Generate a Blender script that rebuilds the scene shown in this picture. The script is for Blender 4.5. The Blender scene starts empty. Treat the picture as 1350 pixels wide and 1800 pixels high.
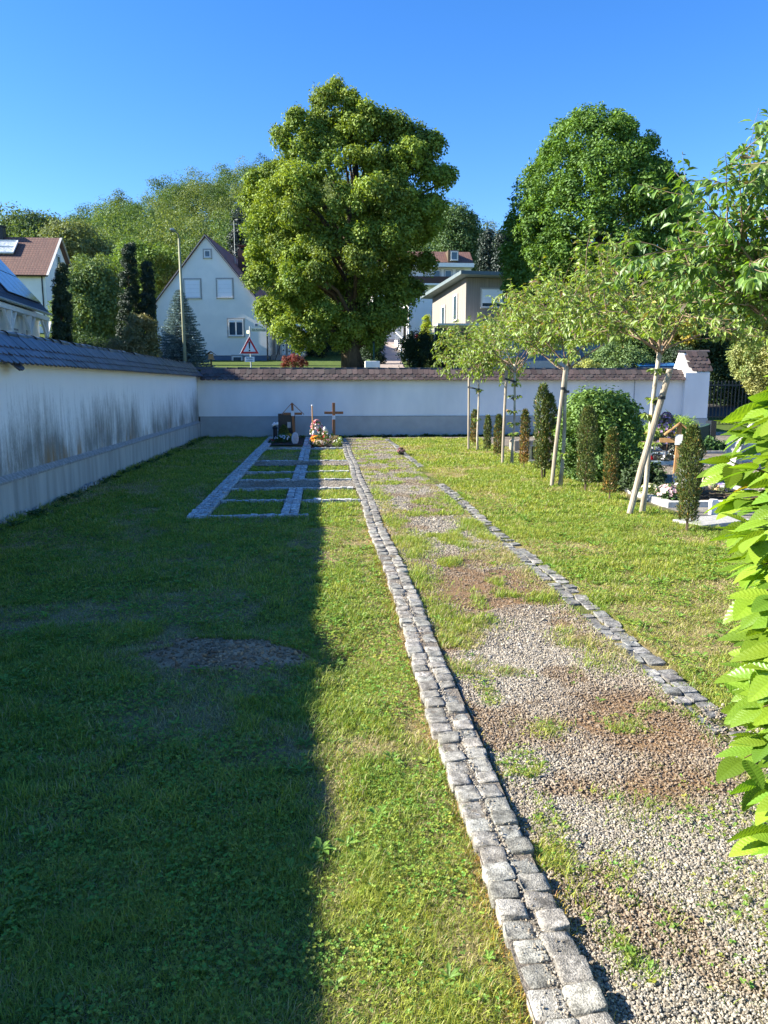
import bpy, math, random
import numpy as np
from mathutils import Vector
R = math.radians
sc = bpy.context.scene
col = sc.collection
# ---------------------------------------------------------------- camera, sky, sun, exposure
PITCH, YAW, CAMH = 9.38, 4.51, 1.6
cd = bpy.data.cameras.new('camera'); cam = bpy.data.objects.new('camera', cd); col.objects.link(cam)
cam.location = (0, 0, CAMH); cam.rotation_euler = (R(90 - PITCH), 0, R(-YAW))
cd.sensor_fit = 'VERTICAL'; cd.sensor_height = 36; cd.lens = 27.0; cd.clip_start = 0.05; cd.clip_end = 6000
sc.camera = cam
SUN_EL, SUN_AZ = 29.8, -3.5          # sun on the left; negative AZ = degrees it stands beyond the plane of the far wall
sv = Vector((-math.cos(R(SUN_EL)) * math.cos(R(SUN_AZ)), -math.cos(R(SUN_EL)) * math.sin(R(SUN_AZ)), math.sin(R(SUN_EL))))
w = bpy.data.worlds.new('World'); sc.world = w; w.use_nodes = True
nt = w.node_tree; bg = nt.nodes['Background']
sky = nt.nodes.new('ShaderNodeTexSky'); sky.sky_type = 'NISHITA'; sky.sun_disc = False
sky.sun_elevation = R(SUN_EL); sky.sun_rotation = math.atan2(sv.x, sv.y) % (2 * math.pi)
sky.air_density = 1.0; sky.dust_density = 0.25; sky.ozone_density = 4.0; sky.altitude = 400
hs = nt.nodes.new('ShaderNodeHueSaturation'); hs.inputs['Saturation'].default_value = 1.27; hs.inputs['Value'].default_value = 1.0; hs.inputs['Hue'].default_value = .510
nt.links.new(sky.outputs[0], hs.inputs['Color']); nt.links.new(hs.outputs[0], bg.inputs[0])
bg.inputs[1].default_value = 0.088
sd = bpy.data.lights.new('sun', 'SUN'); sd.energy = 5.0; sd.angle = R(0.5); sd.color = (1.0, 0.93, 0.80)
sun = bpy.data.objects.new('sun', sd); col.objects.link(sun); sun.rotation_euler = sv.to_track_quat('Z', 'Y').to_euler()
sc.view_settings.view_transform = 'Standard'; sc.view_settings.look = 'None'
sc.view_settings.exposure = 1.75; sc.view_settings.gamma = 1.0
rng = np.random.default_rng(7); random.seed(7)

# ---------------------------------------------------------------- helpers
ORG = {}
def link(o, parent=None):
    col.objects.link(o)
    if parent is not None: o.parent = parent; ORG[o.name] = ORG[parent.name]
    return o
def tag(o, label=None, cat=None, group=None, kind=None):
    if label: o['label'] = label
    if cat: o['category'] = cat
    if group: o['group'] = group
    if kind: o['kind'] = kind
    return o
def thing(name, label, cat, loc, group=None):
    o = bpy.data.objects.new(name, None); o.empty_display_size = .2; o.location = loc
    col.objects.link(o); ORG[o.name] = np.array(loc, float)
    return tag(o, label, cat, group)
def mesh_np(name, V, faces, mat, parent=None, cols=None, smooth=False):
    V = np.asarray(V, np.float32)
    if parent is not None: V = V - ORG[parent.name].astype(np.float32)
    if not isinstance(faces, list): faces = [faces]
    faces = [np.asarray(f, np.int32) for f in faces if len(f)]
    me = bpy.data.meshes.new(name)
    nl = sum(f.size for f in faces); npo = sum(len(f) for f in faces)
    me.vertices.add(len(V)); me.vertices.foreach_set('co', V.ravel())
    me.loops.add(nl); me.loops.foreach_set('vertex_index', np.concatenate([f.ravel() for f in faces]))
    me.polygons.add(npo)
    tot = np.concatenate([np.full(len(f), f.shape[1], np.int32) for f in faces])
    st = np.concatenate([[0], np.cumsum(tot)[:-1]]).astype(np.int32)
    me.polygons.foreach_set('loop_start', st); me.polygons.foreach_set('loop_total', tot)
    me.polygons.foreach_set('use_smooth', np.full(npo, smooth, bool))
    me.update(calc_edges=True)
    if cols is not None:
        a = me.color_attributes.new('Col', 'FLOAT_COLOR', 'POINT')
        c = np.ones((len(V), 4), np.float32); c[:, :3] = cols; a.data.foreach_set('color', c.ravel())
    me.materials.append(mat)
    o = bpy.data.objects.new(name, me); link(o, parent)
    if parent is None: ORG[o.name] = np.zeros(3)
    return o
class MB:
    def __init__(s, T=None): s.v = []; s.f = []; s.T = T
    def add(s, vs, fs):
        n = len(s.v)
        for p in vs: s.v.append(tuple(s.T(p)) if s.T else tuple(p))
        s.f += [tuple(i + n for i in f) for f in fs]; return s
    def box(s, a, b):
        (x0, y0, z0), (x1, y1, z1) = a, b
        return s.add([(x0,y0,z0),(x1,y0,z0),(x1,y1,z0),(x0,y1,z0),(x0,y0,z1),(x1,y0,z1),(x1,y1,z1),(x0,y1,z1)],
                     [(0,3,2,1),(4,5,6,7),(0,1,5,4),(1,2,6,5),(2,3,7,6),(3,0,4,7)])
    def bar(s, p, q, w, h=None, up=(0,0,1)):      # rectangular bar between two points
        h = h or w; p = Vector(p); q = Vector(q); d = (q - p).normalized(); u = Vector(up)
        if abs(d.dot(u)) > .95: u = Vector((0,1,0))
        a = d.cross(u).normalized() * w / 2; b = a.cross(d).normalized() * h / 2
        vs = [p-a-b, p+a-b, p+a+b, p-a+b, q-a-b, q+a-b, q+a+b, q-a+b]
        return s.add(vs, [(0,3,2,1),(4,5,6,7),(0,1,5,4),(1,2,6,5),(2,3,7,6),(3,0,4,7)])
    def tube(s, pts, rads, n=8, cap=True):
        pts = [Vector(p) for p in pts]; vs = []; fs = []
        for i, p in enumerate(pts):
            d = (pts[min(i+1, len(pts)-1)] - pts[max(i-1, 0)]).normalized()
            u = Vector((1,0,0)) if abs(d.x) < .8 else Vector((0,1,0))
            a = d.cross(u).normalized(); b = d.cross(a); r = rads[i] if hasattr(rads, '__len__') else rads
            for k in range(n):
                t = 2*math.pi*k/n; vs.append(p + (a*math.cos(t) + b*math.sin(t))*r)
        for i in range(len(pts)-1):
            for k in range(n):
                k2 = (k+1) % n; fs.append((i*n+k, i*n+k2, (i+1)*n+k2, (i+1)*n+k))
        if cap: fs.append(tuple(range(n))[::-1]); fs.append(tuple((len(pts)-1)*n+k for k in range(n)))
        return s.add(vs, fs)
    def prism(s, poly, y0, y1):                   # polygon in x,z extruded along y
        n = len(poly)
        vs = [(x, y0, z) for x, z in poly] + [(x, y1, z) for x, z in poly]
        return s.add(vs, [tuple(range(n)), tuple(range(2*n-1, n-1, -1))] + [(i, i+n, (i+1) % n + n, (i+1) % n) for i in range(n)])
    def prismx(s, poly, x0, x1):                  # polygon in y,z extruded along x
        n = len(poly)
        vs = [(x0, y, z) for y, z in poly] + [(x1, y, z) for y, z in poly]
        return s.add(vs, [tuple(range(n)), tuple(range(2*n-1, n-1, -1))] + [(i, i+n, (i+1) % n + n, (i+1) % n) for i in range(n)])
    def blob(s, c, r, n=8, m=6, jit=0.0):
        vs = []; fs = []; rx, ry, rz = r if hasattr(r, '__len__') else (r, r, r)
        for j in range(m+1):
            ph = math.pi*j/m
            for k in range(n):
                t = 2*math.pi*k/n; q = 1 + random.uniform(-jit, jit)
                vs.append((c[0]+rx*q*math.sin(ph)*math.cos(t), c[1]+ry*q*math.sin(ph)*math.sin(t), c[2]+rz*q*math.cos(ph)))
        for j in range(m):
            for k in range(n):
                k2 = (k+1) % n; fs.append((j*n+k, (j+1)*n+k, (j+1)*n+k2, j*n+k2))
        return s.add(vs, fs)
    def lathe(s, c, prof, n=14):
        vs = []; fs = []
        for r, z in prof:
            for k in range(n):
                t = 2*math.pi*k/n; vs.append((c[0]+r*math.cos(t), c[1]+r*math.sin(t), c[2]+z))
        for j in range(len(prof)-1):
            for k in range(n):
                k2 = (k+1) % n; fs.append((j*n+k, j*n+k2, (j+1)*n+k2, (j+1)*n+k))
        fs.append(tuple(range(n))[::-1]); fs.append(tuple((len(prof)-1)*n+k for k in range(n)))
        return s.add(vs, fs)
    def build(s, name, mat, parent=None, smooth=False, bevel=0):
        me = bpy.data.meshes.new(name); v = np.array(s.v, float)
        if parent is not None: v = v - ORG[parent.name]
        me.from_pydata(v.tolist(), [], s.f); me.materials.append(mat)
        import bmesh
        bm = bmesh.new(); bm.from_mesh(me); bmesh.ops.recalc_face_normals(bm, faces=bm.faces); bm.to_mesh(me); bm.free()
        if smooth: me.polygons.foreach_set('use_smooth', [True]*len(me.polygons))
        o = bpy.data.objects.new(name, me); link(o, parent)
        if parent is None: ORG[o.name] = np.zeros(3)
        if bevel:
            b = o.modifiers.new('bevel', 'BEVEL'); b.width = bevel; b.segments = 2; b.limit_method = 'ANGLE'
        return o
def frame(o, ang):
    c, s_ = math.cos(R(ang)), math.sin(R(ang)); ox, oy, oz = o
    return lambda p: (ox + p[0]*c - p[1]*s_, oy + p[0]*s_ + p[1]*c, oz + p[2])
# value noise
def _h(i, j, seed):
    n = (i.astype(np.int64)*374761393 + j.astype(np.int64)*668265263 + seed*1442695041) & 0xffffffff
    n = ((n ^ (n >> 13)) * 1274126177) & 0xffffffff
    return ((n ^ (n >> 16)) & 0xffff) / 65535.0
def vn(x, y, seed=0):
    xi = np.floor(x); yi = np.floor(y); fx = x-xi; fy = y-yi; fx = fx*fx*(3-2*fx); fy = fy*fy*(3-2*fy)
    xi = xi.astype(int); yi = yi.astype(int)
    return (_h(xi,yi,seed)*(1-fx)+_h(xi+1,yi,seed)*fx)*(1-fy) + (_h(xi,yi+1,seed)*(1-fx)+_h(xi+1,yi+1,seed)*fx)*fy
def fbm(x, y, seed=0, o=4):
    x = np.asarray(x, float); y = np.asarray(y, float); a = 0; t = 0; m = 1.
    for k in range(o): a = a + m*vn(x*2**k + 17*k, y*2**k - 9*k, seed+k); t += m; m *= .55
    return a/t
def sst(a, b, x): t = np.clip((x-a)/(b-a), 0, 1); return t*t*(3-2*t)
def norm(a): return a/np.maximum(np.linalg.norm(a, axis=-1, keepdims=True), 1e-9)
def frames(n, t):       # columns: x side, y along t, z normal
    t = norm(t); n = norm(n - t*np.sum(n*t, -1, keepdims=True)); x = np.cross(t, n)
    return np.stack([x, t, n], -1)
def inst(tv, tf, pos, M, scale):
    tv = np.asarray(tv, float); N = len(pos)
    scale = np.asarray(scale, float)
    if scale.ndim == 1: scale = scale[:, None]
    P = np.einsum('nij,nvj->nvi', M, tv[None]*scale[:, None, :]) + pos[:, None, :]
    fs = [(np.asarray(f)[None] + (np.arange(N)*len(tv))[:, None, None]).reshape(-1, np.asarray(f).shape[1]) for f in (tf if isinstance(tf, list) else [tf])]
    return P.reshape(-1, 3), fs
def merge(parts):       # parts: (V, [faces], cols)
    V = []; F = {}; C = []; n = 0
    for v, fs, c in parts:
        for f in fs: F.setdefault(f.shape[1], []).append(f+n)
        V.append(v); C.append(c); n += len(v)
    return np.concatenate(V), [np.concatenate(x) for x in F.values()], np.concatenate(C)

# ---------------------------------------------------------------- materials
def nodes(m): m.use_nodes = True; return m.node_tree, m.node_tree.nodes, m.node_tree.links
def pmat(name, c1, c2=None, scale=5, rough=.8, bump=.1, bscale=None, detail=6, stretch=(1,1,1), metal=0, spec=.3):
    m = bpy.data.materials.new(name); t, n, l = nodes(m); b = n['Principled BSDF']
    b.inputs['Roughness'].default_value = rough; b.inputs['Metallic'].default_value = metal; b.inputs['Specular IOR Level'].default_value = spec
    tc = n.new('ShaderNodeTexCoord'); mp = n.new('ShaderNodeMapping'); mp.inputs['Scale'].default_value = stretch
    l.new(tc.outputs['Object'], mp.inputs[0])
    nz = n.new('ShaderNodeTexNoise'); nz.inputs['Scale'].default_value = scale; nz.inputs['Detail'].default_value = detail; l.new(mp.outputs[0], nz.inputs[0])
    cr = n.new('ShaderNodeValToRGB'); cr.color_ramp.elements[0].position = .32; cr.color_ramp.elements[1].position = .68
    c2 = c2 or tuple(x*.82 for x in c1)
    cr.color_ramp.elements[0].color = (*c2, 1); cr.color_ramp.elements[1].color = (*c1, 1)
    l.new(nz.outputs[0], cr.inputs[0]); l.new(cr.outputs[0], b.inputs['Base Color'])
    if bump:
        n2 = n.new('ShaderNodeTexNoise'); n2.inputs['Scale'].default_value = bscale or scale*4; n2.inputs['Detail'].default_value = 5; l.new(mp.outputs[0], n2.inputs[0])
        bp = n.new('ShaderNodeBump'); bp.inputs['Strength'].default_value = bump; bp.inputs['Distance'].default_value = .02
        l.new(n2.outputs[0], bp.inputs['Height']); l.new(bp.outputs[0], b.inputs['Normal'])
    return m
def leafmat(name, trans=.4, gloss=.06, rough=.45, tint=(1.25, 1.2, .5), nscale=None):
    m = bpy.data.materials.new(name); t, n, l = nodes(m); out = n['Material Output']; n.remove(n['Principled BSDF'])
    at = n.new('ShaderNodeAttribute'); at.attribute_name = 'Col'
    d = n.new('ShaderNodeBsdfDiffuse'); tr = n.new('ShaderNodeBsdfTranslucent'); g = n.new('ShaderNodeBsdfGlossy')
    g.inputs['Roughness'].default_value = rough; g.inputs['Color'].default_value = (.9, .95, 1, 1)
    mu = n.new('ShaderNodeMix'); mu.data_type = 'RGBA'; mu.blend_type = 'MULTIPLY'; mu.inputs[0].default_value = 1
    mu.inputs[7].default_value = (*tint, 1); l.new(at.outputs['Color'], mu.inputs[6])
    l.new(at.outputs['Color'], d.inputs[0]); l.new(mu.outputs[2], tr.inputs[0])
    a = n.new('ShaderNodeMixShader'); a.inputs[0].default_value = trans; l.new(d.outputs[0], a.inputs[1]); l.new(tr.outputs[0], a.inputs[2])
    b = n.new('ShaderNodeMixShader'); b.inputs[0].default_value = gloss; l.new(a.outputs[0], b.inputs[1]); l.new(g.outputs[0], b.inputs[2])
    l.new(b.outputs[0], out.inputs[0]); return m
def vcmat(name, rough=.9, noise=0, nscale=300, bump=0, spec=.2, bdist=.004, extra=None):
    m = bpy.data.materials.new(name); t, n, l = nodes(m); b = n['Principled BSDF']; b.inputs['Roughness'].default_value = rough
    b.inputs['Specular IOR Level'].default_value = spec
    at = n.new('ShaderNodeAttribute'); at.attribute_name = 'Col'; tc = n.new('ShaderNodeTexCoord')
    nz = n.new('ShaderNodeTexNoise'); nz.inputs['Scale'].default_value = nscale; nz.inputs['Detail'].default_value = 4; l.new(tc.outputs['Object'], nz.inputs[0])
    mr = n.new('ShaderNodeMapRange'); mr.inputs[1].default_value = .3; mr.inputs[2].default_value = .7; mr.inputs[3].default_value = 1-noise; mr.inputs[4].default_value = 1+noise
    l.new(nz.outputs[0], mr.inputs[0])
    mu = n.new('ShaderNodeVectorMath'); mu.operation = 'SCALE'; l.new(at.outputs['Color'], mu.inputs[0]); l.new(mr.outputs[0], mu.inputs['Scale'])
    last = mu
    if extra:
        n3 = n.new('ShaderNodeTexNoise'); n3.inputs['Scale'].default_value = extra[0]; n3.inputs['Detail'].default_value = 7; n3.inputs['Roughness'].default_value = .7; l.new(tc.outputs['Object'], n3.inputs[0])
        m3 = n.new('ShaderNodeMapRange'); m3.inputs[1].default_value = .35; m3.inputs[2].default_value = .62; m3.inputs[3].default_value = 1-extra[1]; m3.inputs[4].default_value = 1+extra[1]; l.new(n3.outputs[0], m3.inputs[0])
        last = n.new('ShaderNodeVectorMath'); last.operation = 'SCALE'; l.new(mu.outputs[0], last.inputs[0]); l.new(m3.outputs[0], last.inputs['Scale'])
    l.new(last.outputs[0], b.inputs['Base Color'])
    if bump:
        bp = n.new('ShaderNodeBump'); bp.inputs['Strength'].default_value = bump; bp.inputs['Distance'].default_value = bdist
        l.new(nz.outputs[0], bp.inputs['Height']); l.new(bp.outputs[0], b.inputs['Normal'])
    return m
M = {}
M['white'] = pmat('white_paint', (.78,.78,.76), (.7,.7,.69), 3, .6, .03)
M['render_w'] = pmat('house_render', (.82,.81,.77), (.74,.74,.71), 1.2, .9, .15, 60)
M['plaster'] = pmat('wall_plaster', (.82,.82,.80), (.68,.69,.68), 1.6, .9, .15, 40, stretch=(1,1,.35))
M['plinthblue'] = pmat('blue_grey_plinth', (.11,.17,.25), (.09,.14,.21), 2, .8, .1)
M['wood'] = pmat('light_wood', (.46,.27,.12), (.33,.18,.07), 30, .6, .1, stretch=(1,1,.08))
M['woodgrey'] = pmat('weathered_wood', (.40,.35,.28), (.24,.20,.15), 25, .85, .3, stretch=(1,1,.08))
M['woodred'] = pmat('grave_cross_wood', (.38,.16,.06), (.27,.10,.035), 30, .5, .1, stretch=(1,1,.08))
M['darkmetal'] = pmat('dark_metal', (.03,.035,.04), None, 5, .4, 0, metal=.3)
M['galv'] = pmat('galvanised_steel', (.42,.44,.42), (.30,.33,.30), 10, .5, .05, metal=.3)
M['blackstone'] = pmat('polished_black_stone', (.015,.02,.03), (.03,.035,.045), 60, .18, 0, spec=.6)
M['greenstone'] = pmat('dark_green_stone', (.03,.07,.06), (.02,.045,.04), 30, .3, .05)
M['greystone'] = pmat('grey_stone', (.42,.41,.39), (.28,.28,.27), 25, .8, .3)
M['palestone'] = pmat('pale_stone', (.58,.57,.54), (.42,.42,.40), 20, .8, .3)
M['bluestone'] = pmat('pale_blue_stone', (.45,.55,.56), (.34,.43,.45), 20, .7, .1)
M['red'] = pmat('red_paint', (.55,.015,.02), None, 5, .4, 0)
M['black'] = pmat('black_paint', (.01,.01,.012), None, 5, .4, 0)
M['yellow'] = pmat('pale_yellow_sign', (.70,.66,.42), None, 5, .5, 0)
M['soil'] = pmat('dark_soil', (.055,.04,.028), (.03,.022,.016), 30, .95, .6)
M['rooftile'] = None
def tilemat(name, c1, c2, bw, bh, rough=.7):
    m = bpy.data.materials.new(name); t, n, l = nodes(m); b = n['Principled BSDF']; b.inputs['Roughness'].default_value = rough
    uv = n.new('ShaderNodeUVMap'); br = n.new('ShaderNodeTexBrick'); br.inputs['Scale'].default_value = 1
    br.inputs['Color1'].default_value = (*c1,1); br.inputs['Color2'].default_value = (*c2,1); br.inputs['Mortar'].default_value = (*[x*.45 for x in c2],1)
    br.inputs['Brick Width'].default_value = bw; br.inputs['Row Height'].default_value = bh; br.inputs['Mortar Size'].default_value = .025; br.inputs['Mortar Smooth'].default_value = .8
    br.offset = 0
    l.new(uv.outputs[0], br.inputs[0]); l.new(br.outputs[0], b.inputs['Base Color'])
    bp = n.new('ShaderNodeBump'); bp.inputs['Strength'].default_value = 1; bp.inputs['Distance'].default_value = .04; bp.invert = True
    l.new(br.outputs['Fac'], bp.inputs['Height']); l.new(bp.outputs[0], b.inputs['Normal']); return m
M['tile_brown'] = tilemat('brown_roof_tiles', (.17,.085,.06), (.13,.065,.05), .28, .34)
M['tile_red'] = tilemat('reddish_roof_tiles', (.24,.095,.07), (.18,.07,.055), .28, .34)
M['tile_dark'] = tilemat('slate_blue_roof_tiles', (.045,.055,.08), (.035,.042,.06), .28, .34)
def glassmat():
    m = pmat('window_glass', (.03,.05,.07), (.05,.08,.11), 2, .06, 0, spec=.9); return m
M['glass'] = glassmat()
M['solar'] = None
def solarmat():
    m = bpy.data.materials.new('solar_cells'); t, n, l = nodes(m); b = n['Principled BSDF']; b.inputs['Roughness'].default_value = .12
    uv = n.new('ShaderNodeUVMap'); br = n.new('ShaderNodeTexBrick'); br.offset = 0; br.inputs['Scale'].default_value = 1
    br.inputs['Color1'].default_value = (.012,.025,.07,1); br.inputs['Color2'].default_value = (.018,.032,.085,1); br.inputs['Mortar'].default_value = (.12,.15,.2,1)
    br.inputs['Brick Width'].default_value = .16; br.inputs['Row Height'].default_value = .16; br.inputs['Mortar Size'].default_value = .006
    l.new(uv.outputs[0], br.inputs[0]); l.new(br.outputs[0], b.inputs['Base Color']); return m
M['solar'] = solarmat()
def add_uv(o, origin, ux, uy):     # planar uv in metres on an object's mesh, from world positions
    me = o.data; uvl = me.uv_layers.new(name='UVMap'); off = Vector(ORG[o.name]); ux = Vector(ux).normalized(); uy = Vector(uy).normalized(); og = Vector(origin)
    for lp in me.loops:
        p = me.vertices[lp.vertex_index].co + off - og
        uvl.data[lp.index].uv = (p.dot(ux), p.dot(uy))

# left wall plaster: streaks, mould band, rust stains
def stained(name, gy0=8., gy1=23., zmask=(.55, 1.30)):
    m = bpy.data.materials.new(name); t, n, l = nodes(m); b = n['Principled BSDF']; b.inputs['Roughness'].default_value = .92; b.inputs['Specular IOR Level'].default_value = .15
    tc = n.new('ShaderNodeTexCoord')
    def noise(scale, st, det=6, rough=.6, dist=0):
        mp = n.new('ShaderNodeMapping'); mp.inputs['Scale'].default_value = st; l.new(tc.outputs['Object'], mp.inputs[0])
        z = n.new('ShaderNodeTexNoise'); z.inputs['Scale'].default_value = scale; z.inputs['Detail'].default_value = det; z.inputs['Roughness'].default_value = rough; z.inputs['Distortion'].default_value = dist
        l.new(mp.outputs[0], z.inputs[0]); return z.outputs[0]
    def mth(op, a, b_=None, clamp=False):
        q = n.new('ShaderNodeMath'); q.operation = op; q.use_clamp = clamp
        for i, v in enumerate((a, b_)):
            if v is None: continue
            if isinstance(v, (int, float)): q.inputs[i].default_value = v
            else: l.new(v, q.inputs[i])
        return q.outputs[0]
    def rmp(v, a, b_, c=0., d=1.):
        q = n.new('ShaderNodeMapRange'); q.inputs[1].default_value = a; q.inputs[2].default_value = b_; q.inputs[3].default_value = c; q.inputs[4].default_value = d; l.new(v, q.inputs[0]); return q.outputs[0]
    def mix(f, a, b_):
        q = n.new('ShaderNodeMix'); q.data_type = 'RGBA'; l.new(f, q.inputs[0])
        for i, v in ((6, a), (7, b_)):
            if isinstance(v, tuple): q.inputs[i].default_value = (*v, 1)
            else: l.new(v, q.inputs[i])
        return q.outputs[2]
    sx = n.new('ShaderNodeSeparateXYZ'); l.new(tc.outputs['Object'], sx.inputs[0]); z = sx.outputs[2]; y = sx.outputs[1]
    streak = noise(13, (1, 1, .09), 8, .75, .25); fine = noise(70, (1, 1, .4), 8, .85); big = noise(.42, (1, 1, .7), 5)
    low = mth('MULTIPLY', rmp(z, 1.72, .65), rmp(big, .34, .62, .35, 1.25), True)
    a = mth('ADD', mth('MULTIPLY', streak, 1.05), mth('MULTIPLY', fine, .75))
    f = mth('ADD', mth('ADD', a, mth('MULTIPLY', low, .62)), mth('SUBTRACT', mth('MULTIPLY', noise(3.4, (1,1,.6), 7, .7), .55), .27))
    dirt = mth('MULTIPLY', rmp(f, 1.05, 1.55), .85, True)
    dirt = mth('MULTIPLY', dirt, rmp(z, 1.80, 1.40), True)
    base = mix(noise(1.5, (1,1,1)), (.74,.75,.74), (.85,.85,.83))
    c = mix(dirt, base, (.13,.135,.12))
    rust = mth('MULTIPLY', rmp(noise(3.2, (1,1,.25), 5), .53, .68), rmp(z, .95, .58), True)
    c = mix(mth('MULTIPLY', rust, .75), c, (.30,.17,.06))
    flake = mth('MULTIPLY', rmp(noise(6, (1,1,.5), 8, .7), .62, .66), mth('MULTIPLY', rmp(z, .95, .65), rmp(y, 16., 18.)), True)
    c = mix(flake, c, (.34,.33,.30))
    l.new(c, b.inputs['Base Color'])
    bp = n.new('ShaderNodeBump'); bp.inputs['Strength'].default_value = .35; bp.inputs['Distance'].default_value = .01
    l.new(fine, bp.inputs['Height']); l.new(bp.outputs[0], b.inputs['Normal']); return m
M['stained'] = stained('stained_plaster')
M['concrete'] = pmat('streaked_concrete', (.46,.455,.42), (.29,.29,.27), 5, .92, .4, 40, stretch=(1,1,.12))
M['concrete_far'] = pmat('grey_concrete_plinth', (.40,.42,.42), (.33,.35,.35), 3, .92, .2, 40)
M['ledge'] = pmat('grey_ledge', (.36,.36,.35), (.20,.205,.205), 20, .9, .4)
M['walltile_l'] = vcmat('left_wall_tiles', .42, .25, 40, .25, .5)
M['walltile_f'] = vcmat('far_wall_tiles', .6, .25, 40, .25, .35)
M['grass'] = leafmat('grass_blades', .38, .03, .6, (1.2,1.15,.5))
M['leaf'] = leafmat('tree_leaves', .30, .025, .6, (1.3,1.2,.45))
M['cherry'] = leafmat('cherry_leaves', .40, .05, .55, (1.3,1.25,.4))
M['hornbeam'] = leafmat('hornbeam_leaves', .45, .035, .4, (1.2,1.2,.35))
M['needle'] = leafmat('conifer_needles', .12, .04, .5, (1,1,.8))
M['petal'] = leafmat('flower_petals', .3, .03, .5, (1,1,1))
M['bark'] = pmat('brown_bark', (.13,.095,.06), (.06,.045,.03), 12, .9, .8, 30, stretch=(1,1,.25))
M['barkpale'] = pmat('pale_young_bark', (.50,.46,.38), (.28,.24,.18), 14, .8, .3, 40, stretch=(1,1,.5))
M['twig'] = pmat('brown_twigs', (.20,.12,.07), (.12,.07,.045), 20, .7, .1)
M['granite'] = vcmat('granite_setts', .9, .50, 190, .9, .15, .005, extra=(22, .5))
M['pebble'] = vcmat('gravel_stones', .85, .2, 200, .2, .25)
M['sheet'] = vcmat('gravel_bed', .95, .35, 110, 1.0, .15, .012)
M['earth'] = vcmat('lawn_ground', .95, .35, 90, .8, .1, .01, extra=(7, .25))

# ---------------------------------------------------------------- ground
def pz(px, py, Y):      # a point of the plane at depth Y that the photograph shows at px, py
    f_ = np.array([math.sin(R(YAW))*math.cos(R(PITCH)), math.cos(R(YAW))*math.cos(R(PITCH)), -math.sin(R(PITCH))])
    r0 = np.array([math.cos(R(YAW)), -math.sin(R(YAW)), 0]); u0 = np.cross(r0, f_)
    d = f_ + r0*(px-675)/1350 + u0*(900-py)/1350; return np.array([0,0,CAMH]) + d*Y/d[1]
SIL_PX = [-900,-200,0,150,212,300,370,430,560,700,790,870,1000,1200,1500,2200]
SIL_Y  = [430,405,398,392,350,330,305,290,280,330,378,402,430,440,440,450]
SIL_Z = [float(pz(a, b, 212)[2]) - 13.5 - 11 for a, b in zip(SIL_PX, SIL_Y)]
def terrain(X, Y):
    X = np.asarray(X, float); Y = np.asarray(Y, float)
    inner = .022*(fbm(X*.9, Y*.9, 3, 3)-.5)*2 + .012*(fbm(X*5, Y*5, 5, 2)-.5)
    inner = inner - .085*np.exp(-(((X-.16)/.22)**2 + ((Y-4.35)/.45)**2))      # hollow beside the kerb
    inner = inner + .05*np.exp(-(((X+.62)/.42)**2 + ((Y-4.38)/.26)**2))      # low soil heap
    inner = inner*(1 - sst(.35, .5, X)*(1-sst(2.0, 2.15, X)))                  # level along the path
    out = np.interp(Y, [0, 24, 34, 40, 60, 75, 110], [.5, .75, 1.0, 2.2, 3.5, 6.3, 11.])
    ang = (X/np.maximum(Y, 20))
    px = 675 + 1350*np.tan(np.arctan(ang) - R(YAW))
    s = np.interp(px, SIL_PX, SIL_Z)
    out = out + s*sst(112, 212, Y)*(1 - .65*sst(230, 420, Y))
    far = sst(500, 900, np.hypot(X, Y)); out = out*(1-far) + 20*far
    rt = sst(12.35, 12.6, X); out = out*(1-rt) + rt*np.minimum(out, .06 + .75*sst(23, 33, Y) + np.maximum(out-.95, 0))
    edge = sst(16, 22, X)
    return np.where((X > -4.1) & (Y < 24.2), inner*(1-edge) + .05*edge, out)
def axis(segs):
    a = []
    for s0, s1, st in segs: a += list(np.arange(s0, s1, st))
    return np.array(a + [segs[-1][1]])
gx = axis([(-2500,-500,250),(-500,-120,20),(-120,-30,5),(-30,-4.2,1.5),(-4.2,-4.0,.1),(-4.0,4.6,.07),(4.6,16,.4),(16,40,2),(40,120,5),(120,500,20),(500,2500,250)])
gy = axis([(-600,-20,60),(-20,.6,1.2),(.6,11,.07),(11,24,.16),(24,24.5,.1),(24.5,60,1.2),(60,240,4),(240,600,20),(600,3000,300)])
GX, GY = np.meshgrid(gx, gy); GZ = terrain(GX, GY)
def grid_faces(nx, ny):
    i = np.arange(ny-1)[:, None]*nx + np.arange(nx-1)[None]; return np.stack([i, i+1, i+nx+1, i+nx], -1).reshape(-1, 4)
def dryness(X, Y):
    d = sst(.50, .64, fbm(X*1.3+3, Y*1.1+8, 11, 5))*.75 + .9*(fbm(X*5, Y*5, 21, 3)-.46)
    d = d + .35*np.exp(-((X-.42)/.10)**2)*(Y < 9) + .30*np.exp(-((Y-7.0)/.5)**2)*(X < .45)*(X > -2) + .25*np.exp(-(((X+1.15)/.3)**2+((Y-1.9)/.3)**2))
    return np.clip(d, 0, 1)
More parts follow.
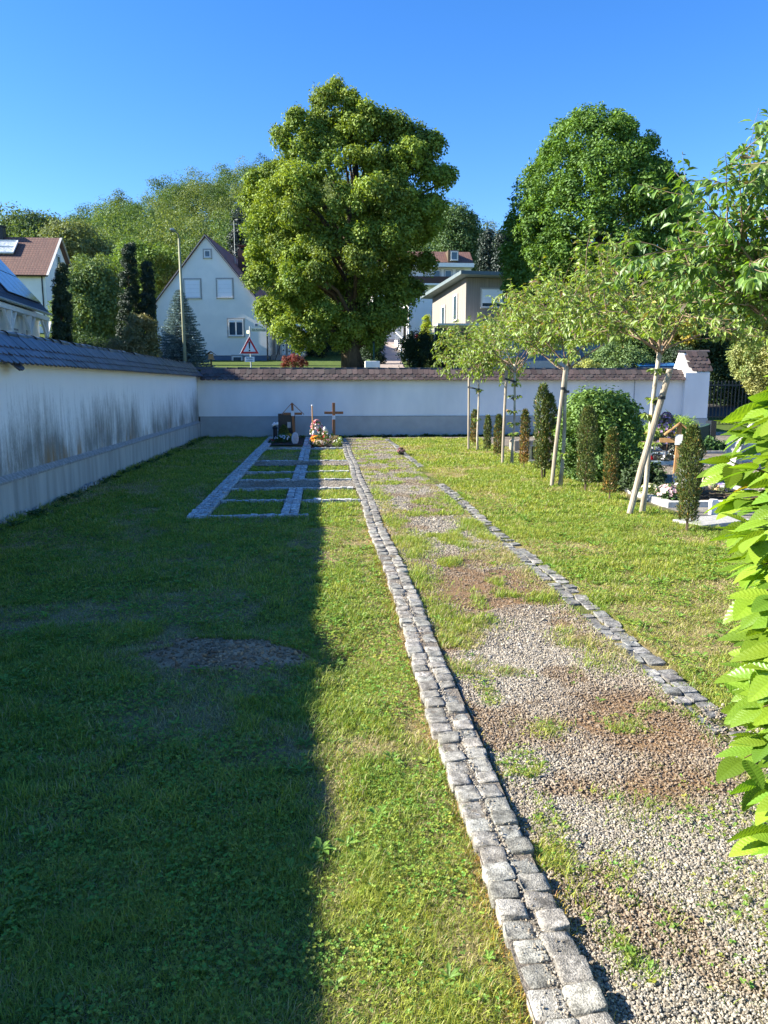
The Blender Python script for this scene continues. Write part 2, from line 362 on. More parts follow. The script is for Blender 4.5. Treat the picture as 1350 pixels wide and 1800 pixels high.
def grassblock(X, Y):    # 1 where lawn grows
    lawn = ((X > -3.68) & (X < .49)) | ((X > 1.98) & (X < 4.35 + .12*np.sin(Y*1.7) + .3*sst(10, 12, Y)))
    lawn &= (Y < 23.95) & ~((X > .5) & (Y > 23.2))
    m = np.where(lawn, 1.0, 0.0)
    g = (X > -1.66) & (X < .52) & (Y > 9.28) & (Y < 24)
    cell = ((X > -1.40) & (X < -.56)) | ((X > -.30) & (X < .47))
    row = ((Y > 9.42) & (Y < 10.52)) | ((Y > 10.64) & (Y < 11.75)) | ((Y > 13.0) & (Y < 14.05)) | ((Y > 14.17) & (Y < 15.3)) | ((Y > 16.3) & (Y < 19.15))
    m = np.where(g & ~(cell & row), 0, m)
    soil = np.exp(-(((X+.62)/.52)**2 + ((Y-4.42+.22*(X+.6))/.30)**2)); edge = fbm(X*5, Y*7, 44, 5)
    m = m*(1 - (soil*(.15+1.7*edge) > .41))
    return m
EC = np.zeros((GX.size, 3)); X_, Y_ = GX.ravel(), GY.ravel()
dr = dryness(X_, Y_)[:, None]; nn = fbm(X_*4, Y_*4, 9)[:, None]
inner = ((X_ > -4.1) & (Y_ < 24.3))[:, None]
gsoil = np.array([.085,.095,.030])*(1-dr) + np.array([.24,.19,.10])*dr
gout = np.array([.075,.11,.025])*(.8+.4*nn)
EC = np.where(inner, gsoil*(.7+.6*nn), gout)
gb = grassblock(X_, Y_)[:, None]
soilc = np.array([.30,.20,.12])
isoil = ((np.abs(X_+.62) < .6) & (np.abs(Y_-4.4) < .5))[:, None]
EC = np.where(isoil & (gb < .5), soilc*(.6+.8*nn), EC)
gy_ = np.array([.22,.205,.18])
EC = np.where(inner & (X_[:, None] > 4.5) & (X_[:, None] < 16), gy_*(.55+.7*nn), EC)
g = mesh_np('ground', np.stack([X_, Y_, GZ.ravel()], -1), grid_faces(len(gx), len(gy)), M['earth'], cols=EC, smooth=True); tag(g, kind='structure')

# path and gravel strips
def moss(X, Y):
    f = fbm(X*2.2, Y*2.0, 31, 4)
    m = sst(.50, .62, f)*.65
    for cx, cy, sx_, sy_, a in ((1.5,3.35,.34,.42,1.5),(1.2,5.9,.45,.65,1.35),(1.3,2.75,.25,.15,.7),(1.65,4.5,.18,.5,.6),(.76,5.6,.06,2.0,.5),(.75,2.2,.05,.4,.5),(1.5,2.75,.3,.12,.4),(1.05,7.0,.3,.3,.4)):
        m = m + a*np.exp(-(((X-cx)/sx_)**2+((Y-cy)/sy_)**2))*(.55+.9*fbm(X*9, Y*9, 35, 3))
    return np.clip(m, 0, 1)
def strip(name, x0, x1, y0, y1, z, st, kindcol='path'):
    xs = np.linspace(x0, x1, max(2, int((x1-x0)/st)+1)); ys = np.linspace(y0, y1, max(2, int((y1-y0)/st)+1))
    A, B = np.meshgrid(xs, ys); a, b = A.ravel(), B.ravel()
    n1 = fbm(a*14, b*14, 51, 3)[:, None]; n2 = fbm(a*60, b*60, 52, 2)[:, None]
    c = np.array([.215,.185,.145])*(.55+.35*n1+.75*(n2-.25))
    if kindcol == 'path':
        mo = moss(a, b)[:, None]; c = c*(1-.65*mo) + np.array([.19,.10,.035])*.75*mo
        fg = (sst(7, 13, b)*sst(.30, .70, fbm(a*9, b*3, 61, 5)))[:, None]*.6
        c = c*(1-fg) + np.array([.24,.22,.09])*fg
    zz = z + .006*(fbm(a*3, b*3, 71, 3)-.5)
    o = mesh_np(name, np.stack([a, b, zz], -1), grid_faces(len(xs), len(ys)), M['sheet'], cols=c, smooth=True)
    tag(o, kind='structure'); return o
strip('gravel_path', .69, 1.79, .5, 24.0, .010, .035)
strip('gravel_strip', 1.96, 13.0, 23.0, 24.0, .014, .08, 'plain')
strip('gravel_strip', -1.40, .5, 11.9, 12.85, .014, .05, 'plain')
strip('gravel_strip', -1.40, .5, 15.4, 16.2, .014, .05, 'plain')
strip('gravel_walk', 4.75, 14.0, 9.95, 22.9, .016, .09, 'plain')

# ---------------------------------------------------------------- sett kerbs
CUBE_V = None
def sett_template():
    vs = []; fs = []
    # rounded block: base ring, upper ring, top ring inset, 8 segments per ring
    ring = [(-.5,-.42),(-.42,-.5),(.0,-.51),(.42,-.5),(.5,-.42),(.51,0),(.5,.42),(.42,.5),(0,.51),(-.42,.5),(-.5,.42),(-.51,0)]
    for s_, z in ((1,-1),(1,.72),(.985,.90),(.945,.99),(.55,1.0)):
        for x, y in ring: vs.append((x*s_, y*s_, z))
    n = 12
    for j in range(4):
        for k in range(n): fs.append((j*n+k, j*n+(k+1) % n, (j+1)*n+(k+1) % n, (j+1)*n+k))
    vs.append((0,0,1.0)); c = len(vs)-1
    tri = [(4*n+k, 4*n+(k+1) % n, c) for k in range(n)]
    return np.array(vs, float), [np.array(fs), np.array(tri)]
SV, SF = sett_template()
def setts(rows, htop, seed, wob=.006, miss=0., base=(.235,.225,.20), cross=None):
    # rows: list of (x0,x1,y0,y1, along) runs; returns merged
    r = np.random.default_rng(seed); parts = []
    for (x0, x1, y0, y1, al, nacross) in rows:
        L = (y1-y0) if al == 'y' else (x1-x0); W = ((x1-x0) if al == 'y' else (y1-y0))/nacross
        for k in range(nacross):
            t = 0; P = []; S = []
            while t < L:
                l_ = W*r.uniform(.78, 1.18)
                if t + l_ > L + .04: break
                P.append(t+l_/2); S.append(l_-.004); t += l_
            P = np.array(P); S = np.array(S); n = len(P)
            if n == 0: continue
            keep = r.random(n) > miss; P = P[keep]; S = S[keep]; n = len(P)
            a = (x0 if al == 'y' else y0) + W*(k+.5) + r.normal(0, wob*.5, n) + wob*1.4*np.sin((P+y0)*1.3)
            hz_ = htop(P + (y0 if al == 'y' else x0)) + r.normal(0, .0048, n)
            if al == 'y': pos = np.stack([a, y0+P, hz_], -1); sc_ = np.stack([np.full(n, W-.005)*r.uniform(.88,1.02,n), S*r.uniform(.93,1.0,n), np.full(n, 1.)], -1)
            else: pos = np.stack([x0+P, a, hz_], -1); sc_ = np.stack([S, np.full(n, W-.008)*r.uniform(.9,1.02,n), np.full(n, 1.)], -1)
            v = SV[None].repeat(n, 0).copy(); v[:, :, 0] += r.normal(0, .014, v.shape[:2]); v[:, :, 1] += r.normal(0, .014, v.shape[:2])
            top = v[:, :, 2] > .7
            v[:, :, 2] = np.where(top, (v[:, :, 2]-1)*.020 + r.normal(0, .0013, v.shape[:2]), -.09)
            v[:, :, :2] *= sc_[:, None, :2]
            an = r.normal(0, .065, n); c_, s_ = np.cos(an), np.sin(an)
            x = v[:, :, 0]*c_[:, None] - v[:, :, 1]*s_[:, None]; y = v[:, :, 0]*s_[:, None] + v[:, :, 1]*c_[:, None]
            z = v[:, :, 2] + x*r.normal(0, .05, n)[:, None] + y*r.normal(0, .04, n)[:, None]
            V = np.stack([x, y, z], -1) + pos[:, None]
            cc = np.array(base)[None, None]*r.uniform(.75, 1.25, n)[:, None, None]*np.ones(v.shape)
            cc = cc*(1 + .10*r.normal(0, 1, v.shape[:2])[:, :, None]); cc[:, :, 0] *= r.uniform(.96, 1.03, n)[:, None]
            fs = [(f[None] + (np.arange(n)*len(SV))[:, None, None]).reshape(-1, f.shape[1]) for f in SF]
            parts.append((V.reshape(-1, 3), fs, np.clip(cc.reshape(-1, 3), .02, .8)))
    return merge(parts)
v, f, c = setts([(.498, .692, .4, 23.2, 'y', 2)], lambda t: .040 - .022*sst(5.5, 10, t), 1, .010)
o = mesh_np('sett_kerb', v, f, M['granite'], cols=c, smooth=True); jb = lambda X, Y, z, nm: mesh_np('joint_filling', np.array([(a_, b_, z(b_)) for b_ in Y for a_ in X]), grid_faces(len(X), len(Y)), M['sheet'], o, cols=np.tile([.17,.15,.125], (len(X)*len(Y), 1)))
jb(np.linspace(.507,.683,4), np.linspace(.4,23.2,200), lambda y: float(.040-.022*sst(5.5,10,y)-.0075), 0); tag(o, 'raised double row of pale granite setts on the left side of the gravel path', 'kerb')
v, f, c = setts([(1.77, 1.97, 1.9, 12.3, 'y', 2), (1.84, 1.98, 15.0, 23.0, 'y', 1)], lambda t: .013 + 0*t, 2, .014, .12, (.20,.195,.18))
o = mesh_np('sett_kerb', v, f, M['granite'], cols=c); tag(o, 'flush mossy row of grey granite setts on the right side of the gravel path', 'kerb')
rows = [(-1.66, -1.42, 9.3, 24.0, 'y', 3), (-.54, -.32, 9.4, 11.8, 'y', 2), (-.54, -.32, 13.0, 15.3, 'y', 2), (-.54, -.32, 16.3, 19.4, 'y', 2), (-.54, -.32, 19.7, 23.8, 'y', 2),
        (-1.41, -.15, 9.29, 9.39, 'x', 1), (-1.41, .48, 10.53, 10.63, 'x', 1), (-1.41, .48, 11.79, 11.89, 'x', 1), (-1.41, .48, 12.88, 12.98, 'x', 1), (-1.41, .48, 14.07, 14.17, 'x', 1),
        (-1.41, .48, 16.2, 16.3, 'x', 1), (-1.41, .48, 19.5, 19.6, 'x', 1)]
v, f, c = setts(rows, lambda t: .040 + 0*t, 3, .004, 0, (.40,.40,.39))
o = mesh_np('grave_plot_edging', v, f, M['granite'], cols=c); tag(o, 'ladder of grey sett edging round the empty grassed grave plots', 'edging')

# ---------------------------------------------------------------- gravel stones
ph = (1+5**.5)/2
ICO = norm(np.array([(-1,ph,0),(1,ph,0),(-1,-ph,0),(1,-ph,0),(0,-1,ph),(0,1,ph),(0,-1,-ph),(0,1,-ph),(ph,0,-1),(ph,0,1),(-ph,0,-1),(-ph,0,1)], float))
ICF = np.array([(0,11,5),(0,5,1),(0,1,7),(0,7,10),(0,10,11),(1,5,9),(5,11,4),(11,10,2),(10,7,6),(7,1,8),(3,9,4),(3,4,2),(3,2,6),(3,6,8),(3,8,9),(4,9,5),(2,4,11),(6,2,10),(8,6,7),(9,8,1)])
def pebbles(n, x0, x1, y0, y1, size, seed, z0=.012, low=False):
    r = np.random.default_rng(seed); TVv, TFf = (OCT, OCF) if low else (ICO, ICF); m = len(TVv)
    X = r.uniform(x0, x1, n); Y = r.uniform(y0, y1, n)
    k = r.random(n) > moss(X, Y)*.80; X = X[k]; Y = Y[k]; n = len(X)
    s = size*r.lognormal(0, .28, n)*.5
    v = TVv[None]*(1 + r.normal(0, .16, (n, m, 1))); v = v*np.stack([s*r.uniform(.8,1.5,n), s*r.uniform(.8,1.2,n), s*r.uniform(.5,.9,n)], -1)[:, None]
    q = frames(r.normal(0,.5,(n,3))+[0,0,1], r.normal(0,1,(n,3))*[1,1,.25])
    V = np.einsum('nij,nvj->nvi', q, v) + np.stack([X, Y, z0+s*.25+r.uniform(-.004,.004,n)], -1)[:, None]
    g_ = r.uniform(.5, 1.3, n); warm = r.uniform(-.03, .05, n)
    base = np.stack([.325+warm*.8, .295+warm*.3, .245-warm*.3], -1)*g_[:, None]
    dk = r.random(n) < .10; base[dk] *= .45
    mo = moss(X, Y)[:, None]; base = base*(1-.62*mo) + np.array([.17,.10,.045])*.62*mo
    return V.reshape(-1,3), [(TFf[None]+(np.arange(n)*m)[:,None,None]).reshape(-1,3)], base.repeat(m, 0)
OCT = np.array([(1,0,0),(-1,0,0),(0,1,0),(0,-1,0),(0,0,1),(0,0,-1)], float)
OCF = np.array([(0,2,4),(2,1,4),(1,3,4),(3,0,4),(2,0,5),(1,2,5),(3,1,5),(0,3,5)])
v, f, c = merge([pebbles(95000, .70, 1.78, 1.2, 2.7, .0070, 1), pebbles(75000, .70, 1.78, 2.7, 4.4, .0080, 2), pebbles(60000, .70, 1.78, 4.4, 8, .0115, 3, .010, True), pebbles(42000, .70, 1.80, 8, 14, .015, 4, .009, True), pebbles(20000, .70, 1.80, 14, 23.5, .018, 14, .008, True), pebbles(3500, 1.8, 2.1, 1.5, 3.5, .009, 5),
                 pebbles(2500, .575, .615, 1.2, 6, .0065, 6, .036), pebbles(900, .51, .68, 1.2, 6, .005, 16, .040)])
o = mesh_np('gravel', v, f, M['pebble'], cols=c); tag(o, 'loose pale gravel stones covering the path bed', 'gravel', kind='stuff')
v, f, c = merge([pebbles(9000, -1.4, .5, 11.9, 12.85, .014, 7, .012, True), pebbles(8000, -1.4, .5, 15.4, 16.2, .016, 8, .012, True), pebbles(16000, 4.8, 8.5, 10.2, 16, .018, 9, .012, True)])
o = mesh_np('gravel', v, f, M['pebble'], cols=c); tag(o, 'loose grey gravel between the grave plots', 'gravel', kind='stuff')
def clods(n):
    v, f, c = pebbles(n, -1.35, .15, 4.02, 4.82, .019, 10, -.002)
    return v, f, c
v, f, c = clods(2600); P_ = v.reshape(-1, 12, 3); ctr = P_.mean(1); k = (grassblock(ctr[:,0], ctr[:,1]) < .5); P_ = P_[k]; ctr = ctr[k]; P_[:,:,2] += terrain(ctr[:,0], ctr[:,1])[:, None]
cc_ = c.reshape(-1,12,3)[k]*np.array([.95,.72,.52]); n = len(P_)
o = mesh_np('soil_crumbs', P_.reshape(-1,3), (ICF[None]+(np.arange(n)*12)[:,None,None]).reshape(-1,3), M['pebble'], cols=cc_.reshape(-1,3)); tag(o, 'crumbs of earth and small stones on the bare soil patch in the lawn', 'soil', kind='stuff')

# ---------------------------------------------------------------- grass
def blade_template(bend=.35):
    vs = [(-.5,0,0),(.5,0,0),(-.42,.0,.45),(.42,.0,.45),(-.25,.16*bend*2,.8),(.25,.16*bend*2,.8),(0,.5*bend*2,1.0)]
    return np.array(vs, float), [np.array([(0,1,3,2),(2,3,5,4)]), np.array([(4,5,6)])]
BV, BF = blade_template(.55)
def xy_ok(X, Y, m=.25): 
    a = X/np.maximum(Y, .1); return (a < .62+m*.5) & (a > -.42-m*.5)
def blades(n, x0, x1, y0, y1, h, wd, seed, dens=None, cshift=1.):
    r = np.random.default_rng(seed)
    X = r.uniform(x0, x1, n); Y = r.uniform(y0, y1, n)
    k = xy_ok(X, Y) & (grassblock(X, Y) > .5 if dens is None else dens(X, Y) > r.random(n)); X = X[k]; Y = Y[k]; n = len(X)
    d = dryness(X, Y)
    if dens is None:
        k = r.random(n) > d*.42; X = X[k]; Y = Y[k]; d = d[k]; n = len(X)
    clump = fbm(X*8, Y*8, 77, 3); hh = h*r.uniform(.4, 1.2, n)*(.15+1.75*clump)*(1-.35*d)
    az = r.uniform(0, 2*np.pi, n) + 2*fbm(X*3, Y*3, 5, 2); lean = np.abs(r.normal(.55, .55, n)) + .25*d
    up = np.stack([np.sin(lean)*np.cos(az), np.sin(lean)*np.sin(az), np.cos(lean)], -1)
    side = np.stack([-np.sin(az), np.cos(az), 0*az], -1); fw = np.cross(up, side)
    Mx = np.stack([side, -fw, up], -1)
    V, F = inst(BV, BF, np.stack([X, Y, terrain(X, Y)-.004 + np.where((X>.6)&(X<1.8), .012, 0)], -1), Mx, np.stack([wd*r.uniform(.6,1.3,n), hh*.8, hh], -1))
    isdry = r.random(n) < np.clip(d*.80+.06, 0, .9)
    hue = np.clip(fbm(X*2.3, Y*2.3, 90, 4)*2.2-.55, 0, 1)[:, None]
    g1 = np.array([.23,.32,.032]); g2 = np.array([.36,.40,.05]); g3 = np.array([.14,.25,.03])
    cg = g1*(1-hue)+g2*hue; t = r.random((n,1)); cg = np.where(t < .25, g3, cg)*r.uniform(.7, 1.3, (n,1))
    cdry = np.array([.44,.38,.18])*r.uniform(.6, 1.25, (n,1))
    c = np.where(isdry[:, None], cdry, cg)*cshift
    return V, F, c.repeat(7, 0)
def pathgrass(X, Y):
    f = fbm(X*3.6, Y*3.0, 101, 4)
    d = sst(.545-.06*sst(8, 14, Y), .68, f)*.9
    for cx, cy, s1, s2, a in ((.86,7.6,.16,.45,1),(.80,5.25,.10,.35,.9),(.93,4.85,.16,.14,1),(.80,6.1,.12,.5,.5),(1.62,4.55,.14,.16,1),(1.6,6.9,.2,.3,.8),(1.62,5.5,.1,.14,.7),(1.02,3.3,.07,.08,.7),(1.5,2.55,.3,.14,.55),(1.45,1.95,.28,.25,.55),(1.6,4.1,.14,.12,.6),(1.72,9,.12,2.5,.8),(.80,10,.1,2.2,.8),(.8,2.35,.05,.35,.5),(.98,2.25,.08,.08,.6),(1.75,2.75,.15,.15,.5),(1.25,1.75,.15,.10,.4)):
        d = np.maximum(d, a*np.exp(-(((X-cx)/s1)**2+((Y-cy)/s2)**2)) * (.45+1.35*fbm(X*12, Y*12, 102, 2)))
    d = np.where((X > .70) & (X < 1.80), d, 0) 
    return d
parts = [blades(190000, -1.3, .49, .9, 2.6, .036, .0022, 201), blades(190000, -2.2, .49, 2.6, 5, .044, .0034, 202), blades(190000, -3.7, .49, 5, 9, .045, .005, 203),
         blades(160000, -3.7, .49, 9, 15, .05, .009, 204), blades(100000, -3.7, .49, 15, 24, .055, .014, 205),
         blades(110000, 1.98, 3.3, 2.6, 5.2, .040, .0034, 206), blades(200000, 1.98, 4.9, 5.2, 9, .048, .005, 207), blades(150000, 1.98, 4.9, 9, 15, .055, .009, 208), blades(90000, 1.98, 4.9, 15, 23.1, .06, .014, 209)]
v, f, c = merge(parts)
o = mesh_np('lawn_grass', v, f, M['grass'], cols=c); tag(o, 'short patchy lawn grass on both sides of the path', 'grass', kind='stuff')
parts = [blades(110000, .7, 1.8, 1.2, 4, .034, .0030, 211, pathgrass), blades(130000, .7, 1.8, 4, 9, .052, .0045, 212, pathgrass), blades(60000, .7, 1.8, 9, 16, .045, .008, 213, pathgrass), blades(32000, .7, 1.8, 16, 23.5, .04, .013, 214, pathgrass)]
fr = lambda X, Y: np.exp(-((X-.485)/.035)**2)*.9 + .10*((X>.5)&(X<.69))*(fbm(X*10,Y*6,222,3)>.5) + np.exp(-((X-.70)/.012)**2)*.3 + (np.exp(-((X-1.99)/.045)**2)+.7*np.exp(-((X-1.76)/.035)**2)+.35*(fbm(X*6,Y*3,223,3)>.52))*.8
parts.append(blades(60000, .42, .73, 1.2, 9, .028, .0028, 215, fr, np.array([1.35,.85,.8]))); parts.append(blades(60000, 1.7, 2.06, 2.3, 16, .032, .0045, 216, fr))
v, f, c = merge(parts)
o = mesh_np('path_weeds', v, f, M['grass'], cols=c); tag(o, 'tufts of grass and weeds growing through the gravel path', 'weeds', kind='stuff')
# clover and broad leaved weeds
def clover(n, x0, x1, y0, y1, seed, dens, size=.008, cbase=(.17,.30,.035)):
    r = np.random.default_rng(seed); X = r.uniform(x0, x1, n); Y = r.uniform(y0, y1, n)
    k = xy_ok(X, Y) & (dens(X, Y) > r.random(n)); X = X[k]; Y = Y[k]; n = len(X)
    vs = [(0,0,0),(-.45,.45,.1),(-.32,.95,.12),(0,.82,0),(.32,.95,.12),(.45,.45,.1)]; fs = [np.array([(0,3,2,1),(0,5,4,3)])]
    Xr = X.repeat(3); Yr = Y.repeat(3); N = 3*n; az = (r.uniform(0, 6.28, n).repeat(3) + np.tile([0,2.09,4.19], n)) + r.normal(0,.2,N)
    t = np.stack([np.cos(az), np.sin(az), r.normal(.1,.25,N)], -1); nn_ = np.stack([r.normal(0,.3,N), r.normal(0,.3,N), np.ones(N)], -1)
    z = terrain(X, Y) + r.uniform(.006, .034, n)
    V, F = inst(vs, fs, np.stack([Xr, Yr, z.repeat(3)], -1), frames(nn_, t), size*r.uniform(.7,1.3,n).repeat(3))
    c = np.array(cbase)*r.uniform(.65,1.4,(n,1)); c[:,0] *= r.uniform(.7,1.7,n)
    return V, F, c.repeat(3,0).repeat(6,0)
dc = lambda X, Y: grassblock(X, Y)*(sst(.40, .66, fbm(X*3.1, Y*3.1, 301, 5))*.85+.06)
parts = [clover(26000, -1.3, .47, 1, 3, 401, dc), clover(34000, -2.4, .47, 3, 6, 402, dc, .011), clover(22000, 2, 3.6, 2.6, 6, 403, dc, .012), clover(26000, -3.6, .47, 6, 11, 404, dc, .015), clover(20000, 2, 4.3, 6, 11, 405, dc, .015),
         clover(9000, .7, 1.78, 1.3, 4.0, 406, lambda X, Y: pathgrass(X, Y)*.9, .010)]
v, f, c = merge(parts)
o = mesh_np('clover', v, f, M['grass'], cols=c); tag(o, 'patches of small round leaved clover in the lawn', 'clover', kind='stuff')
def rosettes(n, x0, x1, y0, y1, seed, L=.07, ok=None, cb=(.15,.28,.035)):
    r = np.random.default_rng(seed); X = r.uniform(x0, x1, n); Y = r.uniform(y0, y1, n)
    d = ok(X, Y) if ok else grassblock(X, Y); k = xy_ok(X, Y) & (d > r.random(n)); X = X[k]; Y = Y[k]; n = len(X); m = 7
    vs = [(0,0,0),(-.10,.3,.10),(.10,.3,.10),(0,.32,.06),(-.16,.68,.14),(.16,.68,.14),(0,.7,.10),(0,1.0,.02)]
    fs = [np.array([(0,3,1,1),(0,2,2,3)])[:0].reshape(0,4), np.array([(1,3,6,4),(3,2,5,6)]), np.array([(0,3,1),(0,2,3),(4,6,7),(6,5,7)])]; fs = fs[1:]
    az = r.uniform(0,6.28,n).repeat(m) + np.tile(np.arange(m)*6.28/m, n) + r.normal(0,.2,n*m); N = n*m
    t = np.stack([np.cos(az), np.sin(az), r.uniform(.05,.6,N)], -1); nn_ = np.stack([-np.cos(az)*.4, -np.sin(az)*.4, np.ones(N)], -1)
    V, F = inst(vs, fs, np.stack([X.repeat(m), Y.repeat(m), terrain(X, Y).repeat(m)+.008], -1), frames(nn_, t), L*r.uniform(.5,1.3,n).repeat(m)*r.uniform(.7,1.2,N))
    c = np.array(cb)*r.uniform(.7,1.35,(n,1)); return V, F, c.repeat(m,0).repeat(8,0)
parts = [rosettes(60, -1.3, .45, 1.1, 3, 501, .045), rosettes(130, -2.5, .45, 3, 6.5, 502, .05), rosettes(130, 2.0, 3.8, 2.6, 6.5, 503, .055), rosettes(220, -3.6, .45, 6.5, 12, 504, .055), rosettes(200, 2, 4.3, 6.5, 12, 505, .06),
         rosettes(140, .72, 1.78, 1.3, 5, 506, .035, lambda X, Y: .12+pathgrass(X, Y)), rosettes(150, .72, 1.78, 5, 14, 507, .05, lambda X, Y: .1+pathgrass(X, Y))]
v, f, c = merge(parts)
o = mesh_np('broadleaf_weeds', v, f, M['grass'], cols=c); tag(o, 'flat rosettes of broad leaved weeds in lawn and gravel', 'weeds', kind='stuff')
parts = [rosettes(160, -3.70, -3.5, 8, 24, 511, .10, lambda X, Y: 1+0*X, (.06,.11,.03)), rosettes(260, -1, 12, 23.75, 23.95, 512, .14, lambda X, Y: 1+0*X, (.04,.09,.03)), blades(9000, -3.72, -3.62, 8, 24, .09, .006, 513, lambda X, Y: 1+0*X), blades(9000, -3.7, 12, 23.85, 23.98, .10, .01, 514, lambda X, Y: .8+0*X)]
v, f, c = merge(parts)
o = mesh_np('wall_foot_weeds', v, f, M['grass'], cols=c); tag(o, 'ragged weeds along the foot of the cemetery walls', 'weeds', kind='stuff')
# small white daisies and fallen leaves
r_ = np.random.default_rng(9)

# ---------------------------------------------------------------- cemetery walls with tiled caps
def tile_template(w=.162, L=.25, th=.020):
    pts = [(-w/2, 0), (-w/2, L-.055)] + [(-w/2*math.cos(a), L-.055+.055*math.sin(a)) for a in np.linspace(.35, math.pi-.35, 5)] + [(w/2, L-.055), (w/2, 0)]
    n = len(pts); vs = [(x, y, 0) for x, y in pts] + [(x, y, th) for x, y in pts]
    fs = [[tuple(range(n))[::-1], tuple(range(n, 2*n))]]
    side = [(i, (i+1) % n, (i+1) % n+n, i+n) for i in range(n)]
    return np.array(vs), [np.array(fs[0]), np.array(side)], n
TV, TF, TN = tile_template()
def tile_slope(A, B, ridge, down, rows, base, seed, expo=.135, skip=None, jit=.004):
    # A->B unit along-wall from ridge start; down: unit vector down the slope
    r = np.random.default_rng(seed); A = np.array(A, float); B = np.array(B, float); L = np.linalg.norm(B-A); u = (B-A)/L
    down = norm(np.array(down, float)); nrm = np.cross(u, down); nrm = nrm if nrm[2] > 0 else -nrm
    if np.dot(np.cross(down, nrm), u) < 0: pass
    parts = []
    for k in range(rows):
        n = int(L/.17); s = (np.arange(n)+.5+(.5 if k % 2 else 0))*.17; s = s[s < L-.05]; n = len(s)
        pos = A + u*s[:, None] + down*(.02+k*expo) + nrm*(.012 + .0) + r.normal(0, .002, (n,3))
        tilt = down*1.0 + nrm*.10 + r.normal(0, jit, (n,3))
        pos = pos + nrm*.012
        Mx = frames(np.tile(nrm, (n,1)) + r.normal(0, jit, (n,3)), tilt)
        V, F = inst(TV, TF, pos, Mx, np.ones(n))
        c = np.array(base)*r.uniform(.65, 1.35, (n,1))*np.array([1,1,1]); c[:, 0] *= r.uniform(.92, 1.12, n)
        parts.append((V, F, c.repeat(len(TV), 0)))
    return merge(parts)
def ridge_tiles(A, B, base, seed, rad=.085, L=.33):
    r = np.random.default_rng(seed); A = np.array(A, float); B = np.array(B, float); D = np.linalg.norm(B-A); u = (B-A)/D; n = int(D/L)
    side = np.array([-u[1], u[0], 0]); vs = []; m = 9
    for y, rr in ((0, 1.0), (.06, 1.0), (.062, .9), (1.0, .86)):
        for k in range(m):
            a = -.15 + (math.pi+.3)*k/(m-1); vs.append((math.cos(a)*rad*rr, y*(L+.03), math.sin(a)*rad*rr))
    vs = np.array(vs); fs = [(j*m+k, j*m+k+1, (j+1)*m+k+1, (j+1)*m+k) for j in range(3) for k in range(m-1)]
    pos = A + u*(np.arange(n)*L)[:, None] + r.normal(0, .004, (n,3))
    Mx = frames(np.tile([0,0,1.], (n,1)) + r.normal(0,.02,(n,3)), np.tile(u, (n,1)) + r.normal(0,.012,(n,3)))
    V, F = inst(vs, [np.array(fs)], pos, Mx, np.ones(n))
    c = np.array(base)*r.uniform(.6,1.35,(n,1)); return V, F, c.repeat(len(vs), 0)
wl = thing('cemetery_wall', 'long white plastered wall on the left with black mould streaks and a dark tiled cap', 'wall', (-3.9, 12, 0))
b = MB(); y0, y1 = -6, 24.35
b.box((-4.08, y0, .53), (-3.79, y1, 1.93)); b.build('plaster_face', M['stained'], wl)
b = MB(); b.box((-4.12, y0, -.3), (-3.745, y1, .47)); b.build('concrete_plinth', M['concrete'], wl)
b = MB(); b.prism([(-4.10,.45),(-3.73,.45),(-3.728,.475),(-3.80,.55),(-4.10,.55)], y0, y1-.4); b.build('ledge', M['ledge'], wl)
b = MB(); b.prism([(-4.20,1.93),(-3.76,1.93),(-3.76,1.95),(-3.98,2.19),(-4.20,1.95)], y0, y1-.02); b.build('cap_core', M['ledge'], wl)
dl = (.26, 0, -.31); rz = 2.215
bl = (.065,.075,.105)
s1 = tile_slope((-3.97, y0, rz), (-3.97, 24.0, rz), None, dl, 3, bl, 1, .128)
s2 = tile_slope((-3.99, y0, rz), (-3.99, 24.35, rz), None, (-.26,0,-.31), 3, bl, 2, .128)
loose = inst(TV, TF, np.array([[-3.76, 9.55, 1.93],[-3.78, 9.72, 1.95]]), frames(np.array([[.6,.1,.8],[.7,-.1,.75]]), np.array([[.55,.5,-.62],[.6,.1,-.62]])), np.ones(2))
v, f, c = merge([s1, s2, (loose[0], loose[1], np.tile([.06,.065,.08], (2*len(TV),1)))])
mesh_np('cap_tiles', v, f, M['walltile_l'], wl, cols=c)
v, f, c = ridge_tiles((-3.98, y0, 2.20), (-3.98, 24.3, 2.20), (.11,.115,.12), 3, .08)
mesh_np('ridge_tiles', v, f, M['walltile_l'], wl, cols=c, smooth=True)
# crumbling render at the foot
r = np.random.default_rng(5); n = 160; Yp = np.sort(r.choice(np.concatenate([r.normal(9.3,.5,60), r.normal(12.6,.5,50), r.normal(17,2.2,60), r.normal(22.5,.8,40)]), n))
v = ICO[None]*(1+r.normal(0,.25,(n,12,1)))*np.stack([r.uniform(.01,.025,n), r.uniform(.02,.07,n), r.uniform(.015,.05,n)], -1)[:, None]
v = v + np.stack([r.uniform(-3.75,-3.66,n), Yp, r.uniform(0,.05,n)], -1)[:, None]
o = mesh_np('plaster_rubble', v.reshape(-1,3), (ICF[None]+(np.arange(n)*12)[:,None,None]).reshape(-1,3), M['pebble'], cols=(np.array([.34,.33,.31])*r.uniform(.6,1.2,(n,1))).repeat(12,0))
tag(o, 'crumbled pieces of plaster lying along the foot of the stained left wall', 'rubble', kind='stuff')

